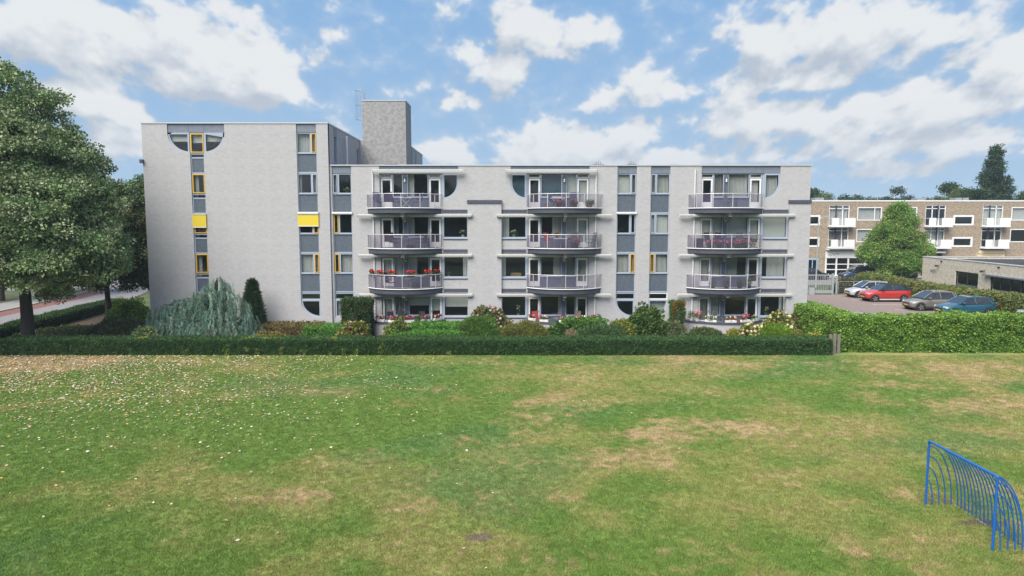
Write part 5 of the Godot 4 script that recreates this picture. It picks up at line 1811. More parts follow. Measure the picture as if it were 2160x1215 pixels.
func build_shops() -> void:
	var b := thing("shop_building", "three storey brown brick building with flats above shops behind the car park", "building", Vector3(0, 0, -98.0))
	var holes := []
	var groups := [45.26, 59.0, 67.17, 82.0]
	var wides := [49.27, 54.3, 71.25, 76.4]
	var smalls := [42.53 - 1.45, 63.02, 86.0]
	for g in groups:
		holes.append([g, 7.24, g + 2.9, 10.19])
		holes.append([g, 4.18, g + 2.9, 7.03])
	for w in wides:
		holes.append([w, 8.02, w + 3.5, 9.92])
		holes.append([w, 4.93, w + 3.5, 6.82])
	for s in smalls:
		holes.append([s, 7.33, s + 2.93, 8.78])
		holes.append([s, 4.25, s + 2.93, 5.67])
	holes.append([44.98, 0.1, 52.6, 3.75])
	holes.append([42.3, 0.1, 44.0, 2.65])
	holes.append([58.8, 0.1, 61.8, 3.4])
	holes.append([66.8, 0.1, 70.5, 3.78])
	part("wall", wall_shape(36.0, -0.1, 92.0, 10.72, 0.0, 0.3, holes), mats.brown_brick, b)
	var sh := MB.new()
	sh.box(Vector3(36.0, -0.1, -11.0), Vector3(36.3, 10.72, -0.302))
	sh.box(Vector3(91.7, -0.1, -11.0), Vector3(92.0, 10.72, -0.302))
	sh.box(Vector3(36.0, -0.1, -11.3), Vector3(92.0, 10.72, -11.002))
	part("outer_shell", sh, mats.brown_brick, b)
	panel(b, "roof_covering", 36.3, 10.3, 91.7, 10.45, -11.0, -0.302, mats.roofing)
	var inn := MB.new()
	for y in [3.85, 6.95]:
		inn.box(Vector3(36.3, y, -5.0), Vector3(91.7, y + 0.2, -0.31))
	inn.box(Vector3(36.3, -0.1, -5.2), Vector3(91.7, 10.2, -5.0))
	part("storey_floor", inn, mats.room, b)
	panel(b, "parapet_trim", 35.95, 10.72, 92.05, 10.90, -0.34, 0.06, mats.white)
	for x in [[44.4, 45.7], [59.3, 60.6], [65.0, 65.9], [66.1, 66.9], [80.0, 82.0]]:
		panel(b, "roof_box", x[0], 10.45, x[1], 11.35, -4.2, -2.8, mats.galvanised)
	var covers := ["d", "c", "n", "f"]
	for gi in groups.size():
		var g: float = groups[gi]
		for lv in 2:
			var y0 := 7.26 if lv == 1 else 4.20
			var y1 := 10.19 if lv == 1 else 7.03
			var mir := gi % 2
			var d := node("balcony_door", b)
			var mb := MB.new()
			var o := rect(g, y0, g + 2.9, y1)
			mb.ring(o, inset(o, 0.1), -0.2, -0.05)
			var xd := g + 1.05 if gi != 1 else g + 1.85
			mb.box(Vector3(g + 0.1, y1 - 0.52, -0.18), Vector3(g + 2.8, y1 - 0.42, -0.06))
			for x in [g + 1.0, g + 1.95]:
				mb.box(Vector3(x - 0.06, y0 + 0.1, -0.18), Vector3(x + 0.06, y1 - 0.1, -0.06))
			part("frame", mb, mats.white, d)
			part("pane", pane_shape(rect(g + 0.1, y0 + 0.1, g + 2.8, y1 - 0.1), -0.13), mats.glass, d)
			panel(d, "awning_strip", xd - 0.16, y0 + 0.9, xd + 0.02, y1 - 0.02, -0.04, 0.02, mats.navy)
			hang(d, covers[(gi + lv) % 4], g + 0.1, y0 + 0.1, g + 2.8, y1 - 0.1, -0.3)
			var bal := node("balcony", b)
			panel(bal, "slab", g - 0.15, y0 - 0.16, g + 3.35, y0, 0.002, 1.1, mats.white)
			panel(bal, "front_panel", g - 0.05, y0 + 0.02, g + 0.95, y0 + 1.12, 1.04, 1.09, mats.white)
			panel(bal, "front_panel", g + 1.75, y0 + 0.02, g + 3.3, y0 + 1.12, 1.04, 1.09, mats.white)
			for i in 5:
				var x := g + 1.05 + i * 0.14
				panel(bal, "baluster", x, y0 + 0.02, x + 0.03, y0 + 1.08, 1.05, 1.08, mats.white)
			for x in [g - 0.05, g + 3.26]:
				panel(bal, "side_rail", x, y0 + 1.05, x + 0.04, y0 + 1.1, 0.01, 1.03, mats.white)
	for w in wides:
		simple_window(b, w, 8.02, w + 3.5, 9.92, -0.02, 0.13, mats.white, "c" if w < 50 else "f", [w + 2.5])
		simple_window(b, w, 4.93, w + 3.5, 6.82, -0.02, 0.13, mats.white, "f" if w < 50 else "n", [w + 2.5])
	for s in smalls:
		simple_window(b, s, 7.33, s + 2.93, 8.78, 0.0, 0.24, mats.white)
		simple_window(b, s, 4.25, s + 2.93, 5.67, 0.0, 0.24, mats.white)
	# shop front with a white fascia
	var s := node("shop_front", b)
	panel(s, "fascia", 44.98, 2.66, 52.6, 3.62, -0.12, 0.10, mats.white)
	panel(s, "canopy", 45.0, 3.80, 52.6, 3.95, 0.003, 0.7, mats.white)
	var bars := MB.new()
	for x in [44.98, 46.5, 48.2, 50.6, 52.5]:
		bars.box(Vector3(x, 0.1, -0.1), Vector3(x + 0.22, 2.655, 0.03))
	for y in [0.1, 0.95, 1.72]:
		bars.box(Vector3(45.2, y, -0.09), Vector3(52.5, y + 0.12, 0.02))
	part("window_bars", bars, mats.white, s)
	part("pane", pane_shape(rect(45.0, 0.1, 52.6, 2.65), -0.05), mats.glass, s)
	var tx := TextMesh.new()
	var fnt := SystemFont.new()
	fnt.font_names = PackedStringArray(["Droid Serif"])
	fnt.font_italic = true
	tx.font = fnt
	tx.text = "Ha"
	tx.font_size = 64
	tx.pixel_size = 0.0125
	tx.depth = 0.02
	var tn := put("lettering", tx, mats.black, s)
	tn.position = Vector3(50.05, 3.15, 0.115)
	# scrolling ornament drawn on the fascia
	var orn := MB.new()
	var pp := PackedVector3Array()
	for i in 24:
		var f := i / 23.0
		pp.append(Vector3(45.3 + 1.6 * f, 3.0 + 0.35 * f + 0.13 * sin(f * 19.0), 0.115))
	orn.tube(pp, PackedFloat32Array([0.018]), 5)
	part("ornament", orn, mats.black, s)
	# blue-framed door, dark passage, cream sign
	simple_window(b, 42.3, 0.1, 44.0, 2.65, 0.02, 0.26, mats.light_blue, "n", [43.15])
	var pas := node("passage", b)
	panel(pas, "soffit_band", 58.8, 3.4, 61.9, 3.62, 0.004, 0.5, mats.white)
	var sg := node("shop_sign", b)
	panel(sg, "upper_board", 66.8, 3.30, 70.5, 3.76, 0.002, 0.30, mats.cream)
	panel(sg, "name_board", 66.6, 2.55, 70.5, 3.22, 0.002, 0.34, mats.cream)
	var t2 := TextMesh.new()
	var f2 := SystemFont.new()
	f2.font_names = PackedStringArray(["Droid Serif"])
	t2.font = f2
	t2.text = "BROEKMANS"
	t2.font_size = 48
	t2.pixel_size = 0.0092
	t2.depth = 0.02
	var n2 := put("lettering", t2, mats.gold, sg)
	n2.position = Vector3(68.65, 2.92, 0.355)


func build_clinic() -> void:
	# low flat-roofed building; its long wall runs towards the viewer
	var ang := atan2(47.61 - 45.75, 79.07 - 61.0)
	var b := thing("low_brick_building", "single storey beige brick building with a flat roof right of the car park", "building", Vector3(47.61, 0, -79.07), -PI / 2 - ang * 1.0)
	# local x runs along the wall towards the viewer, local +z points to the car park
	var holes := [[7.05, 0.1, 11.3, 2.66], [13.3, 0.1, 30.0, 2.55]]
	part("wall", wall_shape(0.0, -0.1, 34.0, 3.78, 0.0, 0.3, holes), mats.beige_brick, b)
	var sh := MB.new()
	sh.box(Vector3(0.0, -0.1, -22.0), Vector3(0.3, 3.78, -0.302))
	sh.box(Vector3(33.7, -0.1, -22.0), Vector3(34.0, 3.78, -0.302))
	sh.box(Vector3(0.0, -0.1, -22.3), Vector3(34.0, 3.78, -22.0))
	part("outer_shell", sh, mats.beige_brick, b)
	panel(b, "roof_covering", 0.3, 3.40, 33.7, 3.58, -22.0, -0.302, mats.roofing)
	panel(b, "parapet_trim", -0.04, 3.781, 34.04, 3.86, -0.34, 0.05, mats.trim)
	panel(b, "parapet_trim", -0.04, 3.781, 0.34, 3.86, -22.3, -0.341, mats.trim)
	panel(b, "rear_room_wall", 0.31, 0.0, 33.69, 3.39, -5.2, -5.0, mats.room)
	for h in holes:
		var w := node("window", b)
		var mb := MB.new()
		var o := rect(h[0], h[1], h[2], h[3])
		mb.ring(o, inset(o, 0.09), -0.2, -0.1)
		var n := int((h[2] - h[0]) / 1.45)
		for i in range(1, n):
			var x: float = h[0] + (h[2] - h[0]) * i / n
			mb.box(Vector3(x - 0.05, h[1] + 0.09, -0.19), Vector3(x + 0.05, h[3] - 0.09, -0.105))
		part("frame", mb, mats.frame_black, w)
		part("pane", pane_shape(inset(o, 0.09), -0.15), mats.glass, w)
		panel(w, "frosted_film", h[0] + 0.1, h[1] + 0.55, h[2] - 0.1, h[1] + 1.25, -0.20, -0.19, mats.film)
	for x in [4.2, 14.6]:
		panel(b, "spout", x - 0.14, 3.44, x + 0.14, 3.56, 0.002, 0.10, mats.black)
	for x in [3.7, 12.4]:
		var l := node("wall_lamp", b)
		panel(l, "arm", x - 0.03, 2.98, x + 0.03, 3.04, 0.002, 0.2, mats.black)
		panel(l, "head", x - 0.14, 2.86, x + 0.14, 3.05, 0.201, 0.42, mats.frame_black)
	panel(b, "canopy", 12.6, 2.60, 30.0, 2.72, 0.002, 0.35, mats.frame_dark)
	var tx := TextMesh.new()
	var f := SystemFont.new()
	f.font_names = PackedStringArray(["Droid Sans"])
	tx.font = f
	tx.text = "MEDI"
	tx.font_size = 48
	tx.pixel_size = 0.0105
	tx.depth = 0.03
	var n3 := put("lettering", tx, mats.steel, b)
	n3.position = Vector3(2.5, 2.33, 0.03)
	var lan := node("roof_lantern", b)
	panel(lan, "lantern_roof", 10.5, 4.95, 22.0, 5.35, -13.0, -4.6, mats.frame_dark)
	panel(lan, "lantern_base", 10.9, 3.59, 21.6, 3.85, -12.6, -5.0, mats.trim)
	var lb := MB.new()
	for i in 9:
		var z := -5.02 - i * 0.94
		lb.box(Vector3(10.95, 3.86, z - 0.06), Vector3(11.05, 4.94, z + 0.06))
	for i in 9:
		var x := 10.95 + i * 1.3
		lb.box(Vector3(x, 3.86, -5.12), Vector3(x + 0.12, 4.94, -5.02))
	part("lantern_frame", lb, mats.frame_dark, lan)
	panel(lan, "lantern_glazing", 11.1, 3.86, 21.4, 4.94, -12.4, -5.2, mats.blind)


# ---------------------------------------------------------------- cars; local x runs from nose (-) to tail (+), y up
# sections: x, half width, top height (bonnet, belt), bottom
func car(called: String, label: String, at: Vector3, turn: float, paint: Material, roof_paint: Material, kind: String, k := 1.09, group := "cars in the car park") -> Node3D:
	var c := thing(called, label, "car", at, turn, group)
	c.scale = Vector3.ONE * k
	var tall := 1.0
	var S := [[-1.98, 0.55, 0.62, 0.34], [-1.93, 0.72, 0.70, 0.27], [-1.72, 0.83, 0.80, 0.22], [-1.2, 0.87, 0.90, 0.20], [-0.75, 0.875, 0.97, 0.20], [0.0, 0.88, 0.98, 0.20], [0.9, 0.88, 1.0, 0.20], [1.5, 0.87, 1.02, 0.22], [1.85, 0.82, 1.02, 0.28], [1.98, 0.70, 0.95, 0.36]]
	var G := [[-0.92, 0.95, 0.80], [-0.18, 1.46, 0.60], [0.25, 1.50, 0.62], [1.35, 1.46, 0.60], [1.86, 1.02, 0.74]]
	if kind == "suv":
		for s in S: s[2] += 0.08; 
		for s in S: s[3] += 0.05
		for g in G: g[1] += 0.10
	elif kind == "mpv":
		G[0][0] = -1.05
		G[1][0] = -0.25
		for g in G: g[1] += 0.06
	elif kind == "van":
		for s in S: s[2] += 0.12
		G = [[-1.0, 1.05, 0.80], [-0.45, 1.74, 0.70], [0.25, 1.80, 0.72], [1.75, 1.80, 0.72], [1.93, 1.10, 0.78]]
	# body shell
	var mb := MB.new()
	var rings := []
	for s in S:
		var w: float = s[1]
		var t: float = s[2]
		var b: float = s[3]
		var m := (t + b) * 0.5
		var half := [Vector2(0, t + 0.03), Vector2(w * 0.55, t + 0.022), Vector2(w * 0.86, t - 0.015), Vector2(w * 0.965, t - 0.09), Vector2(w, m + 0.06), Vector2(w * 0.99, m - 0.12), Vector2(w * 0.95, b + 0.05), Vector2(w * 0.7, b), Vector2(0, b)]
		var ring := PackedVector3Array()
		for p in half: ring.append(Vector3(s[0], p.y, p.x))
		for i in range(half.size() - 2, 0, -1): ring.append(Vector3(s[0], half[i].y, -half[i].x))
		rings.append(ring)
	var nn: int = rings[0].size()
	var nrm := []
	for i in rings.size():
		var nr := PackedVector3Array()
		for j in nn:
			var du: Vector3 = rings[mini(i + 1, rings.size() - 1)][j] - rings[maxi(i - 1, 0)][j]
			var dv: Vector3 = rings[i][(j + 1) % nn] - rings[i][(j - 1 + nn) % nn]
			nr.append(dv.cross(du).normalized())
		nrm.append(nr)
	for i in rings.size() - 1:
		for j in nn:
			var l := (j + 1) % nn
			var flip: bool = nrm[i][j].dot(rings[i][j] - Vector3(rings[i][j].x, 0.6, 0)) < 0.0
			var na: Vector3 = -nrm[i][j] if flip else nrm[i][j]
			var nb: Vector3 = nrm[i][l] * (-1.0 if nrm[i][l].dot(rings[i][l] - Vector3(rings[i][l].x, 0.6, 0)) < 0.0 else 1.0)
			var nc: Vector3 = nrm[i + 1][l] * (-1.0 if nrm[i + 1][l].dot(rings[i + 1][l] - Vector3(rings[i + 1][l].x, 0.6, 0)) < 0.0 else 1.0)
			var nd: Vector3 = nrm[i + 1][j] * (-1.0 if nrm[i + 1][j].dot(rings[i + 1][j] - Vector3(rings[i + 1][j].x, 0.6, 0)) < 0.0 else 1.0)
			mb.tri_n(rings[i][j], rings[i][l], rings[i + 1][l], na, nb, nc)
			mb.tri_n(rings[i][j], rings[i + 1][l], rings[i + 1][j], na, nc, nd)
	for e in [0, rings.size() - 1]:
		var cen := Vector3(rings[e][0].x, 0.6, 0)
		for j in nn:
			if e == 0: mb.tri(cen, rings[e][j], rings[e][(j + 1) % nn])
			else: mb.tri(cen, rings[e][(j + 1) % nn], rings[e][j])
	part("body", mb, paint, c)
	# glasshouse: dark glass hull, painted roof and pillars
	var gl := MB.new()
	var belt: float = 0.96 + (0.08 if kind == "suv" else 0.12 if kind == "van" else 0.0)
	for i in G.size() - 1:
		var a: Array = G[i]
		var d: Array = G[i + 1]
		for s in [-1.0, 1.0]:
			var p0 := Vector3(a[0], belt, 0.83 * s)
			var p1 := Vector3(d[0], belt, 0.83 * s)
			var q0 := Vector3(a[0], a[1], a[2] * s)
			var q1 := Vector3(d[0], d[1], d[2] * s)
			if s > 0: gl.quad(p0, p1, q1, q0)
			else: gl.quad(p1, p0, q0, q1)
		gl.quad(Vector3(a[0], a[1], a[2]), Vector3(d[0], d[1], d[2]), Vector3(d[0], d[1], -d[2]), Vector3(a[0], a[1], -a[2]))
	part("windows", gl, mats.car_glass, c)
	var rf := MB.new()
	for i in range(1, G.size() - 2):
		var a: Array = G[i]
		var d: Array = G[i + 1]
		var e := 0.018
		rf.quad(Vector3(a[0], a[1] + e, a[2] + 0.015), Vector3(d[0], d[1] + e, d[2] + 0.015), Vector3(d[0], d[1] + e, -d[2] - 0.015), Vector3(a[0], a[1] + e, -a[2] - 0.015))
		for s in [-1.0, 1.0]:
			var q: Array = [Vector3(a[0], a[1] - 0.06, (a[2] + 0.03) * s), Vector3(d[0], d[1] - 0.06, (d[2] + 0.03) * s), Vector3(d[0], d[1] + e, (d[2] + 0.015) * s), Vector3(a[0], a[1] + e, (a[2] + 0.015) * s)]
			if s > 0: rf.quad(q[0], q[1], q[2], q[3])
			else: rf.quad(q[1], q[0], q[3], q[2])
	for s in [-1.0, 1.0]:
		rf.bar(Vector3(G[0][0], G[0][1] + 0.01, G[0][2] * s), Vector3(G[1][0], G[1][1], (G[1][2] + 0.01) * s), 0.032, 5)
		rf.bar(Vector3(G[4][0], G[4][1] - 0.02, G[4][2] * s), Vector3(G[3][0], G[3][1], (G[3][2] + 0.01) * s), 0.05, 5)
		if kind != "van":
			rf.tube(PackedVector3Array([Vector3(1.62, belt, 0.81 * s), Vector3(1.30, G[3][1] - 0.04, G[3][2] * s + 0.01 * s)]), PackedFloat32Array([0.10, 0.05]), 5)
		else:
			rf.quad(Vector3(0.3, belt, 0.845 * s), Vector3(1.9, belt, 0.845 * s), Vector3(1.76, 1.8, 0.735 * s), Vector3(0.3, 1.8, 0.735 * s))
		rf.bar(Vector3(0.33, belt, 0.84 * s), Vector3(0.30, G[2][1] - 0.02, (G[2][2] + 0.012) * s), 0.026, 5)
	part("roof", rf, roof_paint, c)
	# wheels in dark arches
	for x in [-1.28, 1.27]:
		for s in [-1.0, 1.0]:
			var wa := MB.new()
			wa.tube(PackedVector3Array([Vector3(x, 0.33, 0.60 * s), Vector3(x, 0.33, 0.886 * s)]), PackedFloat32Array([0.385]), 18)
			part("wheel_arch", wa, mats.black, c)
			var wh := node("wheel", c)
			var ty := MB.new()
			ty.tube(PackedVector3Array([Vector3(x, 0.315, 0.68 * s), Vector3(x, 0.315, 0.70 * s), Vector3(x, 0.315, 0.885 * s), Vector3(x, 0.315, 0.905 * s)]), PackedFloat32Array([0.29, 0.315, 0.315, 0.29]), 18)
			part("tyre", ty, mats.tyre, wh)
			var rm := MB.new()
			for sp in 5:
				var an := TAU * sp / 5.0 + 0.3
				rm.obox(Transform3D(Basis(Vector3(0, 0, 1), an), Vector3(x, 0.315, 0.912 * s) + Vector3(-sin(an), cos(an), 0) * 0.11), Vector3(0.035, 0.105, 0.006))
			rm.tube(PackedVector3Array([Vector3(x, 0.315, 0.9 * s), Vector3(x, 0.315, 0.918 * s)]), PackedFloat32Array([0.055]), 10)
			part("rim", rm, mats.alloy, wh)
	# lights, grille, plate, mirrors, sills
	for s in [-1.0, 1.0]:
		var hl := MB.new()
		hl.obox(Transform3D(Basis(Vector3.UP, 0.5 * s), Vector3(-1.80, 0.70 + (0.06 if kind == "suv" else 0.0), 0.62 * s)), Vector3(0.10, 0.065, 0.15))
		part("headlight", hl, mats.lamp_glass, c)
		var rl := MB.new()
		rl.obox(Transform3D(Basis(Vector3.UP, -0.35 * s), Vector3(1.89, 0.86, 0.66 * s)), Vector3(0.06, 0.10, 0.11))
		part("tail_light", rl, mats.tail, c)
		var mr := MB.new()
		mr.cbox(Vector3(-0.72, belt + 0.02, 0.88 * s if s > 0 else -1.06), Vector3(-0.54, belt + 0.15, 1.06 if s > 0 else -0.88), 0.03)
		part("mirror", mr, paint if roof_paint == paint else mats.black, c)
		panel(c, "sill", -0.9, 0.20, 0.9, 0.30, (0.86 if s > 0 else -0.895), (0.895 if s > 0 else -0.86), mats.trim if kind == "suv" else mats.black)
	panel(c, "grille", -2.0, 0.50, -1.90, 0.62, -0.42, 0.42, mats.black)
	panel(c, "lower_grille", -1.99, 0.30, -1.88, 0.40, -0.5, 0.5, mats.black)
	panel(c, "number_plate", -2.025, 0.40, -1.99, 0.50, -0.26, 0.26, mats.plate)
	panel(c, "number_plate", 1.97, 0.62, 2.0, 0.72, -0.26, 0.26, mats.plate)
	return c


func paint(key: String, r: float, g: float, b: float, metal := 0.3) -> StandardMaterial3D:
	var m := mat(key, r, g, b, 0.32, metal)
	m.clearcoat_enabled = true
	m.clearcoat = 1.0
	m.clearcoat_roughness = 0.06
	return m


func build_cars() -> void:
	var silver := paint("silver_paint", 0.52, 0.53, 0.57)
	var red := paint("red_paint", 0.46, 0.028, 0.02, 0.1)
	var black := paint("black_paint", 0.012, 0.013, 0.016, 0.1)
	var beige := paint("beige_paint", 0.24, 0.225, 0.20, 0.4)
	var teal := paint("petrol_paint", 0.012, 0.095, 0.15, 0.3)
	var white := paint("white_paint", 0.62, 0.64, 0.68, 0.0)
	var navy := paint("navy_paint", 0.02, 0.05, 0.11, 0.3)
	var dark := paint("dark_paint", 0.03, 0.035, 0.045, 0.3)
	var sky := paint("pale_blue_paint", 0.40, 0.46, 0.56, 0.2)
	car("parked_car", "silver hatchback farthest back in the row, nose towards the building", Vector3(37.0, 0, -70.6), 0.0, silver, silver, "mpv")
	car("parked_car", "red compact car with a black roof, parked next to the silver one", Vector3(36.75, 0, -67.0), 0.0, red, black, "suv")
	car("parked_car", "grey hatchback between the red car and the blue one", Vector3(37.2, 0, -60.3), 0.0, beige, beige, "mpv")
	car("parked_car", "dark petrol blue hatchback nearest in the row along the hedge", Vector3(37.7, 0, -56.5), 0.0, teal, teal, "hatch")
	car("parked_car", "pale blue car cut off by the picture's edge behind the tall hedge", Vector3(42.1, 0, -53.0), 0.0, sky, sky, "hatch")
	car("parked_car", "white car with dark rear windows half hidden by the tall hedge corner", Vector3(23.3, 0, -55.2), PI, white, white, "suv")
	car("parked_car", "silver car of which only the roof shows over the tall hedge", Vector3(24.3, 0, -46.2), PI, silver, silver, "mpv", 1.0)
	car("parked_van", "dark blue delivery van parked in the street by the shop front", Vector3(45.9, 0, -90.6), 0.0, navy, navy, "van", 1.12, "cars in the street")
	car("parked_car", "dark grey estate car behind the blue van, partly behind the maple", Vector3(51.0, 0, -90.0), 0.0, dark, dark, "suv", 1.1, "cars in the street")
	car("parked_car", "black car seen through the steel gate", Vector3(40.9, 0, -93.0), PI, black, black, "hatch", 1.08, "cars in the street")
	car("parked_car", "white car between the maple and the low brick building", Vector3(55.6, 0, -88.0), 0.0, white, white, "hatch", 1.08, "cars in the street")
	car("parked_car", "small dark car parked by the far road, seen under the lime branches", Vector3(-52.5, 0, -86.0), 0.6, dark, dark, "hatch", 1.08, "cars by the far road")
	car("parked_car", "white car on the far road, glimpsed between the lime branches", Vector3(-62.0, 0, -90.0), 0.3, white, white, "hatch", 1.08, "cars by the far road")


# ---------------------------------------------------------------- furniture and flowers on the balconies and terraces
func blossom_mass(parent: Node, w: float, d: float, h: float, greens: int, flowers: int, cols: Array, y0: float, big := 1.0) -> void:
	var pl := []
	for i in greens:
		pl.append(Transform3D(rand_basis(rng.randf_range(0.6, 1.0)), Vector3(rng.randf_range(-w, w), y0 + rng.randf() * h * 0.8, rng.randf_range(-d, d))))
	scatter("foliage", pairs_cache.leafy, leaf_material("leaf"), parent, pl, tints(pl.size(), [Color(0.05, 0.12, 0.03), Color(0.07, 0.15, 0.04)]))
	if flowers == 0: return
	pl = []
	for i in flowers:
		pl.append(Transform3D(rand_basis(rng.randf_range(0.055, 0.095) * big), Vector3(rng.randf_range(-w, w) * 1.05, y0 + h * rng.randf_range(0.45, 1.15), rng.randf_range(-d, d) * 1.1 + 0.02)))
	scatter("blossoms", pairs_cache.bloom, leaf_material("petal", 0.3, 0.7), parent, pl, tints(pl.size(), cols))


func flower_box(label: String, at: Vector3, turn: float, w: float, box_mat: Material, flowers: int, cols: Array, group: String, h := 0.24) -> void:
	var t := thing("flower_box", label, "flower box", at, turn, group)
	var mb := MB.new()
	var o := [Vector2(-w, 0.0), Vector2(w, 0.0)]
	mb.cbox(Vector3(-w, 0, -0.085), Vector3(w, 0.17, 0.085), 0.015)
	part("trough", mb, box_mat, t)
	blossom_mass(t, w * 0.95, 0.09, h, int(w * 60), flowers, cols, 0.16)


func flower_pot(label: String, at: Vector3, r: float, h: float, pot_mat: Material, plant_h: float, flowers: int, cols: Array, group := "", greens := 30) -> void:
	var t := thing("flower_pot", label, "flower pot", at, rng.randf() * TAU, group)
	var mb := MB.new()
	mb.lathe(PackedVector2Array([Vector2(0, 0), Vector2(r * 0.72, 0), Vector2(r * 0.95, h * 0.9), Vector2(r * 1.05, h * 0.9), Vector2(r * 1.05, h), Vector2(r * 0.9, h), Vector2(r * 0.85, h * 0.9), Vector2(0, h * 0.9)]), Vector3.ZERO, 12)
	part("pot", mb, pot_mat, t)
	blossom_mass(t, r * 1.2, r * 1.2, plant_h, greens, flowers, cols, h * 0.95, 1.1)


func garden_chair(label: String, at: Vector3, turn: float, m: Material, group := "") -> void:
	var t := thing("garden_chair", label, "chair", at, turn, group)
	var mb := MB.new()
	mb.cbox(Vector3(-0.24, 0.42, -0.23), Vector3(0.24, 0.46, 0.24), 0.01)
	part("seat", mb, m, t)
	mb = MB.new()
	mb.obox(Transform3D(Basis(Vector3.RIGHT, -0.22), Vector3(0, 0.78, -0.30)), Vector3(0.23, 0.33, 0.015))
	part("backrest", mb, m, t)
	for s in [-1, 1]:
		mb = MB.new()
		mb.bar(Vector3(s * 0.23, 0, 0.24), Vector3(s * 0.23, 0.66, 0.16), 0.014, 6)
		part("leg", mb, mats.steel, t)
		mb = MB.new()
		mb.bar(Vector3(s * 0.23, 0, -0.26), Vector3(s * 0.23, 0.48, -0.2), 0.014, 6)
		part("leg", mb, mats.steel, t)
		mb = MB.new()
		mb.bar(Vector3(s * 0.25, 0.66, 0.2), Vector3(s * 0.25, 0.66, -0.28), 0.018, 6)
		part("armrest", mb, m, t)


func folding_table(label: String, at: Vector3, w: float) -> void:
	var t := thing("folding_table", label, "table", at)
	var mb := MB.new()
	mb.cbox(Vector3(-w, 0.68, -0.28), Vector3(w, 0.72, 0.28), 0.012)
	part("table_top", mb, mats.white, t)
	for z in [-0.22, 0.22]:
		for s in [-1, 1]:
			mb = MB.new()
			mb.bar(Vector3(-s * w * 0.8, 0, z + s * 0.012), Vector3(s * w * 0.8, 0.68, z + s * 0.012), 0.013, 6)
			part("leg", mb, mats.white, t)


func round_table(label: String, at: Vector3, r: float, m: Material) -> void:
	var t := thing("round_table", label, "table", at)
	var mb := MB.new()
	mb.lathe(PackedVector2Array([Vector2(0, 0.69), Vector2(r, 0.69), Vector2(r, 0.72), Vector2(0, 0.72)]), Vector3.ZERO, 20)
	part("table_top", mb, m, t)
	mb = MB.new()
	mb.lathe(PackedVector2Array([Vector2(0, 0), Vector2(0.24, 0), Vector2(0.24, 0.03), Vector2(0.035, 0.05), Vector2(0.035, 0.69)]), Vector3.ZERO, 12)
	part("pedestal", mb, mats.steel, t)


# a place on the arc of a balcony or terrace: angle, storey, radius inset
func on_arc(cx: float, a: float, y: float, R: float, sag: float, off: float) -> Vector3:
	return Vector3(cx + (R + off) * sin(a), y, FRONT + sag - R + (R + off) * cos(a))


